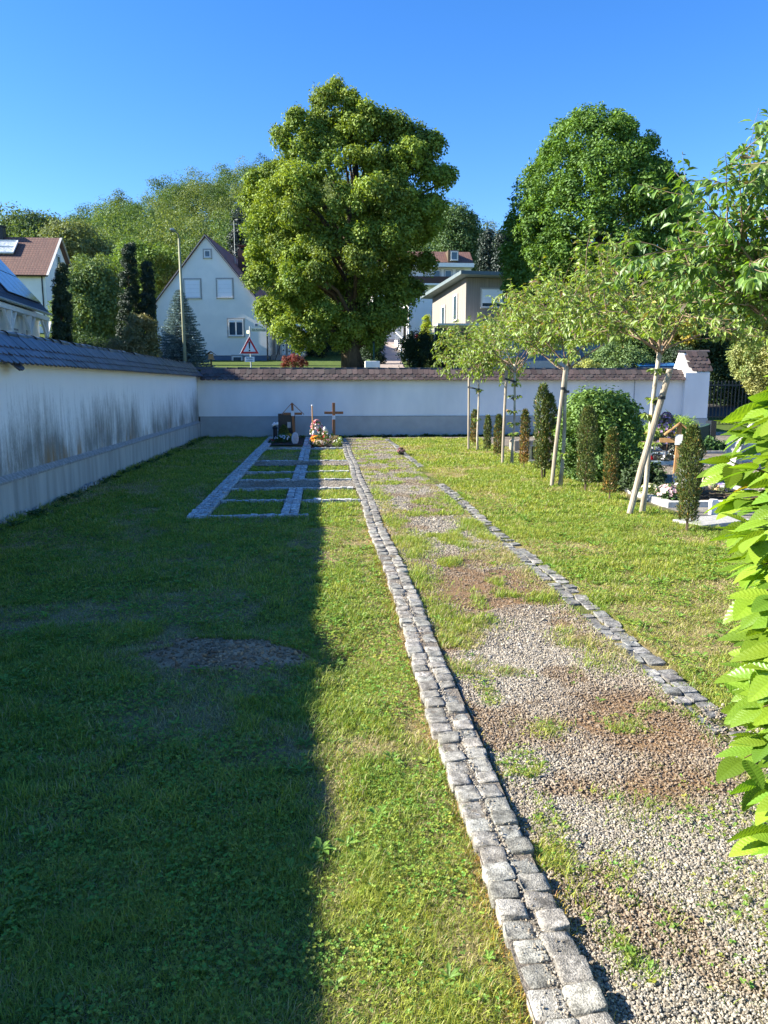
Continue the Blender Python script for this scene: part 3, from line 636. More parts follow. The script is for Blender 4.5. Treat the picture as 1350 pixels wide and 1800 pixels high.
wf = thing('cemetery_wall', 'white rendered wall across the far end with a brown tiled cap and grey plinth', 'wall', (4, 24.2, 0))
x0, x1 = -3.9, 11.45
b = MB(); b.box((-3.785, 24.0, .655), (x1, 24.35, 1.83)); b.build('plaster_face', M['plaster'], wf)
b = MB(); b.box((-3.74, 23.975, -.3), (x1, 24.38, .64)); b.build('concrete_plinth', M['concrete_far'], wf)
b = MB(); b.box((-3.74, 23.965, .64), (x1, 24.38, .655)); b.build('ledge', M['ledge'], wf)
for xx in (9.86,): MB().box((xx, 23.993, .66), (xx+.02, 24.0, 1.8)).build('wall_joint', M['ledge'], wf)
b = MB(); b.prismx([(23.97,1.80),(24.38,1.80),(24.38,1.83),(24.175,2.04),(23.97,1.83)], x0+.3, x1); b.build('cap_core', M['ledge'], wf)
bf = (.078,.060,.052)
s1 = tile_slope((x1, 24.165, 2.075), (-3.85, 24.165, 2.075), None, (0,-.27,-.27), 3, bf, 11, .122)
s2 = tile_slope((x1, 24.185, 2.075), (-3.85, 24.185, 2.075), None, (0,.27,-.27), 3, bf, 12, .122)
v, f, c = merge([s1, s2]); mesh_np('cap_tiles', v, f, M['walltile_f'], wf, cols=c)
v, f, c = ridge_tiles((-3.9, 24.175, 2.07), (x1, 24.175, 2.07), (.075,.068,.062), 13, .075)
mesh_np('ridge_tiles', v, f, M['walltile_f'], wf, cols=c, smooth=True)
# gate pillar at the right end
gp = thing('gate_pillar', 'taller white pillar with its own steep tiled cap at the right end of the far wall', 'pillar', (11.9, 24.1, 0))
b = MB(); b.prismx([(23.85,.56),(24.75,.56),(24.75,2.1),(24.42,2.62),(24.36,2.62),(23.85,1.98)], 11.45, 12.25); b.build('pillar_body', M['plaster'], gp)
b = MB(); b.box((11.43, 23.83, -.3), (12.27, 24.77, .55)); b.build('concrete_plinth', M['concrete_far'], gp)
s1 = tile_slope((12.33, 24.37, 2.66), (11.48, 24.37, 2.66), None, (0,-.51,-.64), 5, bf, 21, .145)
v, f, c = s1; mesh_np('cap_tiles', v, f, M['walltile_f'], gp, cols=c)
v, f, c = ridge_tiles((11.42, 24.39, 2.65), (12.45, 24.39, 2.65), (.11,.09,.085), 22, .07); mesh_np('ridge_tiles', v, f, M['walltile_f'], gp, cols=c)

# ---------------------------------------------------------------- foliage tools
LV = np.array([(0,0,0),(-.30,.45,.07),(0,1,-.06),(.30,.45,.07)]); LF = [np.array([(0,3,2,1)])]
LV2 = np.array([(0,0,0),(-.22,.28,.08),(0,.3,.0),(.22,.28,.08),(-.2,.62,.06),(0,.65,-.03),(.2,.62,.06),(0,1,-.14)]); LF2 = [np.array([(1,2,5,4),(2,3,6,5)]), np.array([(0,2,1),(0,3,2),(4,5,7),(5,6,7)])]
def leafcloud(C, Rr, per, size, cols, seed, up=.35, drop=0.0, shell=.55, tv=LV, tf=LF, flat=1.0):
    """leaves on the shells of many small clumps. C (n,3) centres, Rr (n,) radii"""
    r = np.random.default_rng(seed); n = len(C); N = n*per
    d = norm(r.normal(0,1,(N,3))); d[:,2] = np.abs(d[:,2])*np.where(r.random(N) < .72, 1, -1)
    rad = (shell + (1-shell)*r.random(N)**.5)*Rr.repeat(per)*r.uniform(.85,1.15,N)
    P = C.repeat(per, 0) + d*rad[:, None]*np.array([1,1,flat])
    nr = norm(d*.9 + np.array([0,0,up]) + r.normal(0,.5,(N,3)))
    t = np.cross(nr, r.normal(0,1,(N,3))); t[:,2] -= drop
    V, F = inst(tv, tf, P, frames(nr, t), size*r.uniform(.65,1.35,N))
    cc = cols.repeat(per, 0)*r.uniform(.72,1.28,(N,1))
    return V, F, cc.repeat(len(tv), 0)
def crown_clumps(rows, Yc, n, seed, depth=.9, inner=.35):
    """rows: (z, xl, xr) silhouette; clump centres spread in its volume, denser towards the surface"""
    r = np.random.default_rng(seed); rows = sorted(rows); zs = np.array([a[0] for a in rows]); xl = np.array([a[1] for a in rows]); xr = np.array([a[2] for a in rows])
    wz = np.maximum(xr-xl, .1); cdf_z = np.linspace(zs[0], zs[-1], 300); wI = np.interp(cdf_z, zs, wz); cs = np.cumsum(wI); cs /= cs[-1]
    z = np.interp(r.random(n), cs, cdf_z); L = np.interp(z, zs, xl); Rg = np.interp(z, zs, xr); mid = (L+Rg)/2; hw = (Rg-L)/2
    a = r.uniform(0, 2*np.pi, n); q = inner + (1-inner)*r.random(n)**.45
    return np.stack([mid+hw*q*np.cos(a), Yc + hw*depth*q*np.sin(a), z], -1), q
def lobed(rows, Yc, nlobe, per_lobe, seed, depth=.9, lr=1.6, extra=None, ins=.75):
    """big rounded boughs filling the silhouette, each carrying small clumps on its outer side"""
    r = np.random.default_rng(seed); rows2 = sorted(rows)
    z0_, z1_ = rows2[0][0], rows2[-1][0]
    L, q = crown_clumps([(z0_+lr*.5+(z-z0_)*(z1_-z0_-lr*1.9)/(z1_-z0_), a+lr*ins, b-lr*ins) for z, a, b in rows2], Yc, nlobe, seed, depth, .30)
    mid = L.mean(0); R_ = lr*r.uniform(.5, 1.1, nlobe); N = nlobe*per_lobe
    d = norm(r.normal(0,1,(N,3)) + .55*norm(L-mid).repeat(per_lobe,0) + [0,0,.25])
    if extra is not None:
        E_ = np.array([(x, Yc + r.uniform(-.5,.25)*np.interp(z, [a[0] for a in rows2], [(a[2]-a[1])/2 for a in rows2]), z) for x, z, q_ in extra]); L = np.concatenate([L, E_]); R_ = np.concatenate([R_, [e[2]*.62 for e in extra]]); nlobe = len(L); N = nlobe*per_lobe
        d = norm(r.normal(0,1,(N,3)) + .55*norm(L-mid).repeat(per_lobe,0) + [0,0,.25])
    return L.repeat(per_lobe,0) + d*(R_.repeat(per_lobe)*r.uniform(.45,1.15,N))[:,None]*[1,1,.85], r.uniform(.72,1.25,nlobe).repeat(per_lobe)
def limbs(mb, base, clumps, r0, k, seed, top):
    r = random.Random(seed); base = Vector(base); top = Vector(top)
    def rad(t): return r0*(1-.82*t)
    pts = [base]; m = 7
    for i in range(1, m+1):
        t = i/m; pts.append(base.lerp(top, t) + Vector((r.uniform(-1,1), r.uniform(-1,1), 0))*r0*.5)
    rs = [r0*1.35] + [rad(i/m) for i in range(1, m+1)]; mb.tube(pts, rs, 9)
    idx = list(range(len(clumps))); r.shuffle(idx)
    for i in idx[:k]:
        c = Vector(clumps[i]); h = (c.z-base.z)/(top.z-base.z); t = max(.12, min(.9, h*.62 - .02)); s = base.lerp(top, t)
        mid = s.lerp(c, .5) + Vector((0,0,.12*(c-s).length)); rr = rad(t)*.42
        mb.tube([s, mid, c], [rr, rr*.55, rr*.18], 5, False)
def tree(name, label, cat, base, rows, ncl, clr, per, size, colA, colB, seed, trunk_r=.35, nl=24, group=None, depth=.9, mat='leaf', inner=.35, hbias=0., drop=.0, crown='crown', topz=None, barkm='bark', lobes=None):
    t = thing(name, label, cat, base, group); tone = 1
    if lobes: C, tone = lobed(rows, base[1], lobes[0], lobes[1], seed, depth, lobes[2], *lobes[3:]); ncl = len(C); tone = tone[:, None]
    else: C, q = crown_clumps(rows, base[1], ncl, seed, depth, inner)
    r = np.random.default_rng(seed+1)
    k = r.random((ncl,1)); hz = ((C[:,2]-C[:,2].min())/max(np.ptp(C[:,2]), .1))[:, None]
    cc = (np.array(colA)*k + np.array(colB)*(1-k))*(1+hbias*(hz-.5))*tone
    v, f, c = leafcloud(C, clr*r.uniform(.65,1.35,ncl), per, size, cc, seed+2, drop=drop, shell=.35)
    mesh_np(crown, v, f, M[mat], t, cols=c)
    zt = topz or (C[:,2].min()*.25 + C[:,2].max()*.75); mx = float(np.mean(C[C[:,2] > np.quantile(C[:,2], .6)][:,0]))
    mb = MB(); limbs(mb, (base[0], base[1], base[2]-.2), C, trunk_r, nl, seed, (mx, base[1], zt)); mb.build('trunk', M[barkm], t, True)
    return t
def rowsof(lst, Y): return [(pz((a+b)/2, y, Y)[2], pz(a, y, Y)[0], pz(b, y, Y)[0]) for y, a, b in lst]
tz = lambda x, y: float(terrain(np.array([x]), np.array([y]))[0])

# ---------------------------------------------------------------- big trees
lime_rows = rowsof([(150,562,612),(175,515,665),(200,505,688),(235,495,705),(270,482,730),(300,470,770),(340,445,775),(380,438,772),(430,440,770),(480,450,768),(520,458,765),(555,480,740),(580,500,725),(600,530,690)], 42)
LB = [(588,164,.65),(570,186,.75),(615,190,.75),(560,222,.8),(640,218,.8),(600,225,.9),(528,228,.8),(668,232,1.0),(500,268,1.1),(560,262,1.3),(620,255,1.3),(492,312,1.0),(458,325,1.0),(442,350,.8),(728,258,1.1),(756,268,.7),(705,262,.9),(712,292,1.2),(735,300,1.1),(690,240,.8),(752,332,1.0),(776,322,.45),(700,305,1.2),(462,400,1.2),(452,450,1.1),(458,500,1.2),(472,545,1.0),(500,578,.8),(528,598,.7),(560,565,1.2),(620,570,1.2),(600,598,.8),(672,560,1.0),(695,560,.6),(722,508,.9),(745,462,.8),(752,400,.8),(752,372,.8),(655,598,.8),(560,598,.7),(640,560,1.3),(700,520,1.4),(520,530,1.3),(590,540,1.4),(640,500,1.4),(560,490,1.4)]
bx = float(pz(622, 640, 42)[0])
tree('lime_tree', 'large broad lime tree with yellow-green sunlit leaves beyond the middle of the far wall', 'tree', (bx, 42, tz(bx, 42)), lime_rows, 420, .42, 150, .15, (.235,.31,.042), (.13,.21,.032), 31, .52, 60, hbias=.1, lobes=(78,14,1.25,[(float(pz(a,b,42)[0]), float(pz(a,b,42)[2]), c) for a, b, c in LB]))
# three protruding limbs of its crown
mp_rows = rowsof([(205,1020,1085),(225,985,1110),(255,958,1140),(300,930,1165),(350,905,1200),(400,892,1212),(450,888,1215),(500,888,1210),(550,895,1200),(600,910,1190),(630,930,1170)], 40)
bx = float(pz(1040, 640, 40)[0])
tree('maple_tree', 'tall egg-shaped maple tree with dense mid-green leaves beyond the right part of the far wall', 'tree', (bx, 40, tz(bx, 40)), mp_rows, 1500, .42, 130, .15, (.135,.25,.03), (.085,.17,.024), 41, .40, 40, inner=.5)

# ---------------------------------------------------------------- wooded hill
def forest():
    r = np.random.default_rng(77); pos = []
    for Yv in np.arange(98, 232, 5.2):
        n = int(Yv*.95/4.6)
        for k in range(n):
            X = (-.62 + 1.25*(k+r.uniform(0,1))/n)*Yv; Y = Yv + r.uniform(-2.5, 2.5); px = X/Y
            if -.02 < px < .22 and Y < 118: continue
            if Y < 118 and px > -.02: continue
            pos.append((X, Y))
    pos = np.array(pos); n = len(pos); z = terrain(pos[:,0], pos[:,1])
    H = r.uniform(8, 13, n); Wd = H*r.uniform(.30, .44, n); per_cl = 16
    typ = r.random(n); pal = np.array([(.125,.19,.05),(.095,.165,.045),(.16,.21,.06),(.055,.115,.035)])
    tc = pal[np.where(typ<.35,0,np.where(typ<.65,1,np.where(typ<.85,2,3)))]*r.uniform(.8,1.15,(n,1))
    N = n*per_cl; a = r.uniform(0, 6.28, N); h = r.random(N)**.75; q = r.random(N)**.4*np.sqrt(np.clip(1-(h*1.5-.55)**2, .08, 1))
    C = np.stack([pos[:,0].repeat(per_cl)+np.cos(a)*q*Wd.repeat(per_cl), pos[:,1].repeat(per_cl)+np.sin(a)*q*Wd.repeat(per_cl), (z.repeat(per_cl) + H.repeat(per_cl)*(.22+.74*h))], -1)
    cr = Wd.repeat(per_cl)*r.uniform(.28,.5,N)
    v, f, c = leafcloud(C, cr, 115, .32, tc.repeat(per_cl,0), 78, shell=.5)
    o = mesh_np('forest', v, f, M['leaf'], cols=c); tag(o, 'deciduous wood covering the hillside behind the houses', 'forest', kind='stuff')
forest()
def spire_rows(x0, x1, y0, y1, Y, pw=.5):
    c = (x0+x1)/2; hw = (x1-x0)/2
    return rowsof([(y0+(y1-y0)*t, c-hw*min(1, (t+.03)**pw*1.02), c+hw*min(1, (t+.03)**pw*1.02)) for t in (0,.04,.1,.2,.35,.5,.7,.85,1)], Y)
def conifer(name, label, px0, px1, y0, y1, Y, ca, cb, seed, ncl, group=None, pw=.45, per=160, size=.11, clr=.36, mat='needle'):
    rows = spire_rows(px0, px1, y0, y1, Y, pw); bx = float(pz((px0+px1)/2, 640, Y)[0])
    return tree(name, label, 'conifer', (bx, Y, tz(bx, Y)), rows, ncl, clr, per, size, ca, cb, seed, .12, 6, group, inner=.6, mat=mat, hbias=0)
G1 = 'columnar conifers in the gardens left of the white house'
conifer('columnar_conifer', 'tallest dark columnar conifer between the two white houses', 207, 246, 428, 640, 50, (.022,.045,.018), (.03,.055,.02), 101, 300, G1, .35, 170, .08, .20)
conifer('columnar_conifer', 'shorter dark columnar conifer right beside the tallest one', 245, 274, 460, 640, 50, (.018,.035,.016), (.022,.045,.018), 103, 220, G1, .35, 170, .08, .19)
conifer('columnar_conifer', 'olive green columnar conifer next to the solar panel roof', 92, 126, 466, 620, 42, (.05,.075,.02), (.03,.05,.018), 105, 200, G1, .35, 170, .08, .18)
conifer('dark_spruce', 'tall dark spruce behind the roof of the white gabled house', 398, 440, 372, 600, 72, (.03,.045,.035), (.022,.035,.028), 107, 130, None, .8, 150, .2, .6)
def bushy(name, label, cat, lst, Y, ca, cb, seed, ncl=120, clr=.5, per=170, size=.16, group=None, tr=.12, mat='leaf', inner=.3):
    rows = rowsof(lst, Y); a = lst[len(lst)//2]; bx = float(pz((a[1]+a[2])/2, 640, Y)[0])
    return tree(name, label, cat, (bx, Y, tz(bx, Y)), rows, ncl, clr, per, size, ca, cb, seed, tr, 14, group, mat=mat, inner=inner)
G2 = 'garden trees at the foot of the wooded hill'
bushy('garden_tree', 'loose light green tree between the solar roof and the columnar conifers', 'tree', [(455,140,180),(490,118,205),(530,100,212),(570,95,212),(610,110,200)], 58, (0.174,0.246,0.072), (0.116,0.189,0.065), 111, 150, .75, 210, .2, G2, .15)
bushy('garden_tree', 'bright green rounded tree right behind the tallest columnar conifer', 'tree', [(440,215,285),(465,190,312),(500,185,315),(540,190,300),(590,200,290)], 68, (0.174,0.275,0.051), (0.131,0.217,0.043), 113, 170, .85, 200, .22, G2, .15)
bushy('garden_tree', 'pale birch-like tree behind the red-brown roof', 'tree', [(400,100,150),(415,85,165),(430,70,190),(470,80,200),(520,100,190)], 92, (0.189,0.232,0.087), (0.145,0.189,0.072), 115, 150, 1.2, 180, .28, G2, .2)
bushy('garden_tree', 'darker green tree on the skyline at the left edge', 'tree', [(388,40,90),(400,15,100),(415,0,105),(440,-20,110)], 105, (0.116,0.174,0.072), (0.087,0.145,0.058), 117, 110, 1.3, 170, .3, G2, .2)
bushy('garden_tree', 'leafy tree at the far left edge of the ridge', 'tree', [(402,-30,25),(412,-50,45),(430,-60,60),(470,-60,60)], 105, (0.116,0.174,0.072), (0.102,0.160,0.058), 119, 90, 1.3, 170, .3, G2, .2)
bushy('garden_tree', 'round dark green tree on the skyline right of the lime tree', 'tree', [(372,785,820),(385,770,835),(410,762,842),(440,765,845),(470,770,840)], 120, (0.080,0.145,0.041), (0.065,0.123,0.036), 121, 150, 1.5, 170, .32, G2, .2)
conifer('dark_spruce', 'near-black conifer between the two big trees on the skyline', 868, 900, 388, 560, 100, (.018,.035,.02), (.015,.03,.018), 123, 110, None, .7, 150, .3, .9)
conifer('dark_spruce', 'dark conifer mass left of the near-black one above the flat roof', 838, 876, 400, 560, 104, (.025,.045,.025), (.02,.038,.022), 125, 110, None, .7, 150, .3, .9)
bushy('garden_shrub', 'beige-green rounded shrub in front of the dark conifers', 'shrub', [(552,238,252),(570,225,268),(595,218,275),(625,215,275),(640,215,270)], 40, (0.261,0.232,0.102), (0.174,0.189,0.087), 127, 80, .28, 190, .09, None, .06)
bushy('garden_shrub', 'low beige shrub left of the rounded shrub', 'shrub', [(600,195,215),(612,190,225),(640,190,228)], 39, (0.232,0.203,0.102), (0.160,0.160,0.072), 129, 30, .25, 150, .09, None, .05)
bushy('garden_shrub', 'low green shrub behind the left wall by the lamp post', 'shrub', [(590,120,150),(605,100,190),(630,95,205)], 47, (0.043,0.087,0.029), (0.058,0.102,0.029), 131, 60, .35, 160, .10, None, .05)
bushy('red_shrub', 'low dark red shrub beside the steps of the white house', 'shrub', [(627,505,530),(634,492,540),(645,488,542)], 46, (.24,.05,.05), (.16,.06,.05), 133, 30, .2, 150, .07, None, .04)
conifer('golden_cypress', 'small glowing yellow-green cypress in front of the white building', 735, 763, 556, 622, 56, (.42,.48,.03), (.30,.40,.03), 135, 70, None, .6, 170, .08, .22, 'leaf')
conifer('columnar_conifer', 'slim dark conifer left of the yellow-green cypress', 715, 727, 575, 622, 55, (.02,.04,.018), (.025,.05,.02), 137, 26, None, .4, 120, .07, .14)
bushy('garden_hedge', 'dark green clipped bushes along the top of the driveway', 'hedge', [(592,730,765),(600,712,850),(620,705,870),(650,702,870)], 44, (.02,.05,.018), (.028,.06,.02), 139, 170, .42, 170, .10, None, .06)
bushy('garden_hedge', 'dark hedge beside the driveway left of the garage', 'hedge', [(575,655,690),(590,640,678),(620,635,674),(645,632,672)], 52, (.025,.055,.018), (.02,.045,.018), 141, 70, .40, 150, .10, None, .06)
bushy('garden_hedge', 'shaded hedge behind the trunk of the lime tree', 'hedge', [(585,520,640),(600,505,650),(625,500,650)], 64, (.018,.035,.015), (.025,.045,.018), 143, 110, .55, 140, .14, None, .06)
G3 = 'dark trees and shrubs beyond the right end of the wall'
bushy('garden_tree', 'dark leafy tree behind the young cherry crowns on the right', 'tree', [(440,1215,1350),(470,1190,1420),(520,1150,1450),(580,1120,1450),(640,1180,1440),(700,1260,1440)], 38, (0.072,0.123,0.036), (0.051,0.094,0.029), 145, 330, .70, 190, .17, G3, .25)
bushy('garden_tree', 'mid green bushy tree between the maple and the pillar', 'tree', [(510,1080,1150),(540,1050,1200),(580,1040,1215),(620,1060,1215),(655,1060,1215)], 34, (0.116,0.189,0.051), (0.080,0.145,0.043), 147, 200, .50, 190, .13, G3, .15)
bushy('garden_tree', 'sunlit yellow-green tree at the right edge above the variegated shrub', 'tree', [(500,1320,1420),(530,1290,1450),(570,1270,1450),(600,1285,1450)], 33, (0.189,0.261,0.043), (0.145,0.217,0.043), 149, 130, .5, 190, .13, G3, .15)
bushy('garden_tree', 'wall of deep green foliage right behind the pillar', 'hedge', [(560,1215,1420),(600,1205,1440),(660,1235,1450),(740,1240,1450)], 32, (0.036,0.072,0.026), (0.051,0.094,0.029), 151, 330, .48, 170, .12, G3, .12)
bushy('variegated_shrub', 'rounded shrub with creamy yellow tips at the right edge above the hedge leaves', 'shrub', [(592,1320,1400),(610,1298,1430),(640,1293,1450),(670,1310,1450),(695,1330,1450)], 16.5, (.34,.34,.12), (.14,.22,.05), 153, 150, .17, 200, .055, G3, .05)
bushy('yellow_shrub', 'orange-yellow leaved shrub behind the blue car roof', 'shrub', [(567,1185,1212),(585,1175,1225),(605,1178,1225)], 31, (.42,.30,.03), (.22,.24,.04), 155, 26, .26, 120, .11, G3, .05)
bushy('garden_shrub', 'pale green low shrub above the tiled cap beside the grey garden wall', 'shrub', [(610,1065,1110),(625,1040,1135),(648,1030,1150)], 30, (0.174,0.261,0.087), (0.116,0.189,0.058), 157, 50, .26, 160, .09, G3, .05)
bushy('garden_shrub', 'yellow-green ground shrub peeping over the wall under the third young tree', 'shrub', [(638,1010,1045),(650,1005,1060)], 29, (0.406,0.435,0.102), (0.290,0.319,0.087), 159, 16, .16, 110, .07, G3, .04)
bushy('garden_hedge', 'dark clipped hedge behind the blue car roof', 'hedge', [(617,1165,1225),(625,1160,1228),(660,1160,1228)], 30.5, (.02,.045,.015), (.028,.055,.018), 161, 50, .3, 170, .10, G3, .05)

# blue spruce: whorls of drooping branches
def blue_spruce():
    Y = 43; top = pz(315, 508, Y); bx = float(top[0]); bz = tz(bx, Y); H = top[2]-bz
    t = thing('blue_spruce', 'silvery blue spruce in front of the white gabled house', 'conifer', (bx, Y, bz)); r = np.random.default_rng(3); P = []; D = []; S = []
    mb = MB(); mb.tube([(bx, Y, bz-.2), (bx, Y, top[2])], [.13, .01], 7)
    z = .25
    while z < H-.1:
        Rr = 1.62*(1-z/H)**.80+.05; nb = int(7+11*(1-z/H)); a0 = r.uniform(0, 6.28)
        for k in range(nb):
            a = a0+k*6.283/nb+r.normal(0,.1); L = Rr*r.uniform(.82,1.12); d = np.array([math.cos(a), math.sin(a), 0]); m = int(L/.055)+2
            for j in range(m):
                s = (j+.5)/m*L
                if s < .25*L: continue
                p = np.array([bx, Y, bz+z]) + d*s + np.array([0,0,-.22*s+.20*s*s/max(Rr,.3)])
                wd = .26*(1-s/L)*Rr**.5+.05
                for q in range(8):
                    P.append(p + np.cross(d,[0,0,1])*r.uniform(-wd,wd)+[0,0,r.normal(0,.02)]); D.append(d*1.0+np.cross(d,[0,0,1])*r.normal(0,.8)+[0,0,r.normal(.15,.35)]); S.append(r.uniform(.08,.15))
            mb.tube([(bx,Y,bz+z), tuple(np.array([bx,Y,bz+z])+d*L*.9+[0,0,-.05*L])], [.02,.006], 4, False)
        z += .115+.04*r.random()
    P = np.array(P); D = np.array(D); S = np.array(S); N = len(P)
    v, f = inst(np.array([(0,0,0),(-.16,.5,0),(0,1,0),(.16,.5,0)]), LF, P, frames(r.normal(0,.5,(N,3))+[0,0,1], D), S)
    c = np.array([.22,.31,.31])*r.uniform(.55,1.35,(N,1)); mesh_np('crown', v, f, M['needle'], t, cols=c.repeat(4,0)); mb.build('trunk', M['bark'], t)
blue_spruce()

# ---------------------------------------------------------------- houses
def window(parent, T, x0, x1, z0, z1, y=0, shutter=0, frames_=2, col_='white', depth=.08, surround=True, pane='glass'):
    """window on the facade plane y (outwards is -y)"""
    b = MB(T)
    w_ = .07; b.box((x0,y-.05,z0),(x0+w_,y+depth,z1)); b.box((x1-w_,y-.05,z0),(x1,y+depth,z1)); b.box((x0+w_,y-.05,z1-w_),(x1-w_,y+depth,z1)); b.box((x0+w_,y-.05,z0),(x1-w_,y+depth,z0+w_))
    for k in range(1, frames_): xm = x0+(x1-x0)*k/frames_; b.box((xm-.045,y-.045,z0+w_),(xm+.045,y+depth,z1-w_))
    wn = b.build('window', M[col_], parent)
    if surround:
        b = MB(T); e = .10
        for q0, q1 in (((x0-e,z0-e),(x0-.003,z1+e)),((x1+.003,z0-e),(x1+e,z1+e)),((x0-.003,z1+.003),(x1+.003,z1+e))): b.box((q0[0],y-.03,q0[1]),(q1[0],y-.002,q1[1]))
        b.build('surround', M['greystone'], wn)
    MB(T).box((x0+w_,y-.015,z0+w_),(x1-w_,y+.03,z1-w_)).build('pane', M[pane], wn)
    if shutter > 0: 
        zz = z1-w_-(z1-z0-2*w_)*shutter; s = MB(T); n = max(2, int((z1-w_-zz)/.25)); hh = (z1-w_-zz)/n
        for k in range(n): s.box((x0+w_+.003,y-.040,zz+k*hh+.006),(x1-w_-.003,y-.02,zz+(k+1)*hh))
        s.build('roller_shutter', M['shutter'], wn)
    MB(T).box((x0-.06,y-.12,z0-.06),(x1+.06,y+depth,z0-.005)).build('sill', M['palestone'], wn)
    return wn
M['shutter'] = pmat('white_roller_shutter', (.80,.84,.90), (.76,.80,.86), 2, .5, 0)
M['curtain'] = pmat('net_curtain', (.5,.55,.6), (.2,.25,.32), 6, .7, 0, stretch=(1,1,.2))
def roof_slab(parent, T, pts, th, mat, uvx, uvy, name='roof'):
    """pts: 4 corners of the slab's upper face (local)"""
    p = [Vector(q) for q in pts]; n = (p[1]-p[0]).cross(p[3]-p[0]).normalized(); n = n if n.z > 0 else -n
    vs = [q for q in p] + [q-n*th for q in p]
    o = MB(T).add(vs, [(0,1,2,3),(7,6,5,4),(0,4,5,1),(1,5,6,2),(2,6,7,3),(3,7,4,0)]).build(name, mat, parent)
    a = Vector(T(p[0])); add_uv(o, a, Vector(T(p[0]+Vector(uvx)))-a, Vector(T(p[0]+Vector(uvy)))-a); return o
# C: white gabled house
O = pz(470, 640, 58); cz = 2.9
hc = thing('gabled_house', 'white two storey gabled house with blue-grey plinth in front of the wooded hill', 'house', (float(O[0]), 58, cz))
T = frame((float(O[0]), 58, cz), -6); Wc, Lc = 8.05, 11.0; ze_r, ze_l, za = 4.15, 4.75, 9.28; xa = -4.25
wall = [(-Wc,.85),(0,.85),(0,ze_r),(xa,za),(-Wc,ze_l)]
MB(T).prism(wall, 0, Lc).build('wall', M['render_w'], hc)
MB(T).box((-Wc+.04,.04,-1.5),(-.04,Lc-.04,.85)).build('plinth', M['plinthblue'], hc)
rr_ = roof_slab(hc, T, [(.28,-.12,ze_r-.28),(xa,-.12,za+.12),(xa,Lc+.2,za+.12),(.28,Lc+.2,ze_r-.28)], .14, M['tile_red'], (0,1,0), (-1,0,1.1))
rl_ = roof_slab(hc, T, [(-Wc-.2,-.12,ze_l-.15),(xa,-.12,za+.12),(xa,Lc+.2,za+.12),(-Wc-.2,Lc+.2,ze_l-.15)], .14, M['tile_red'], (0,1,0), (1,0,1.1))
b = MB(T); b.bar((.2,-.14,ze_r-.33),(xa,-.14,za+.02),.03,.16,(0,1,0)); b.bar((-Wc-.12,-.14,ze_l-.2),(xa,-.14,za+.02),.03,.16,(0,1,0)); b.build('barge_board', M['palestone'], hc)
roof_slab(hc, T, [(-6.9,3.5,6.6),(-5.0,3.5,8.6),(-5.0,7.5,8.6),(-6.9,7.5,6.6)], .15, M['tile_red'], (0,1,0), (1,0,1.1), 'dormer_roof')
b = MB(T); b.box((-3.0,5.0,7.0),(-2.0,5.9,9.1)); b.box((-3.05,4.95,9.45),(-1.95,5.95,9.5)); b.box((-2.9,5.05,9.1),(-2.8,5.15,9.45)); b.box((-2.2,5.05,9.1),(-2.1,5.15,9.45)); b.build('chimney', M['tile_red'], rr_)
b = MB(T); b.box((-1.0,8.0,4.9),(-.2,8.8,8.2)); b.build('chimney', M['tile_red'], rr_)
b = MB(T); b.tube([(-3.1,4.4,8.0),(-3.1,4.4,11.2)],[.025,.018],6); b.bar((-3.5,4.4,10.9),(-2.6,4.4,10.9),.02); b.build('antenna', M['galv'], rr_)
def cw(px0, px1, y0, y1, **k):
    a = pz(px0, y1, 58); c = pz(px1, y0, 58); window(hc, T, a[0]-O[0], c[0]-O[0], a[2]-cz, c[2]-cz, 0, **k)
cw(322,349,490,522,shutter=1,frames_=1); cw(381,407,490,522,shutter=1,frames_=1); cw(401,427,561,590,frames_=2,shutter=.14); cw(357,368,438,451,frames_=1); cw(408,425,626,640,frames_=1)
b = MB(T); b.tube([(.06,-.14,4.0),(.06,-.14,-.3)],.06,6); b.build('downpipe', M['darkmetal'], hc)
b = MB(T); b.box((-.85,-.03,2.95),(-.65,-.002,3.12)); b.build('number_plate', M['plinthblue'], hc)
b = MB(T); b.box((0.0,1.5,.0),(2.3,5.5,.95)); b.box((.3,1.1,.0),(2.2,1.5,.6)); b.box((.3,.7,.0),(2.2,1.1,.3)); b.build('entrance_steps', M['greystone'], hc)
b = MB(T); b.box((.01,2.4,.951),(1.7,2.48,3.0)); 
dr_ = b.build('entrance_door', M['greystone'], hc)
b = MB(T)
for xx in (.25,.6,.95,1.3): b.box((xx,2.36,1.0),(xx+.08,2.40,2.95))
b.build('door_bars', M['white'], dr_)
b = MB(T); b.box((-.02,1.4,3.05),(2.5,5.6,3.2)); b.build('porch_roof', M['white'], hc)
b = MB(T); b.box((1.75,2.4,.951),(2.35,5.4,3.05)); b.build('porch_wall', M['render_w'], hc)
b = MB(T); b.bar((.35,.9,.3),(.75,1.6,1.75),.04); b.bar((.75,1.6,1.75),(1.3,1.7,1.85),.04); b.bar((.35,.9,-.1),(.35,.9,.5),.04); b.build('handrail', M['darkmetal'], hc)
a_ = T((.95,1.75,.95)); 
for k, (dx, s_) in enumerate(((0,1.0),(.42,.72))):
    q = (a_[0]+dx, a_[1], a_[2]); fg = thing('door_figure', ('taller' if k == 0 else 'shorter')+' narrow white lantern figure on the steps of the white gabled house', 'ornament', q, 'white figures by the house door')
    b = MB(); b.box((q[0]-.14*s_,q[1]-.12*s_,q[2]),(q[0]+.14*s_,q[1]+.12*s_,q[2]+.95*s_)); b.lathe((q[0],q[1],q[2]+.95*s_),[(.16*s_,0),(.03,.22*s_)],6); b.build('lantern_body', M['white'], fg)
    for zq in (.3,.65): MB().lathe((q[0],q[1]-.125*s_,q[2]+zq*s_),[(.03,0),(.06,.05),(.03,.1)],6).build('dark_cutout', M['black'], fg)

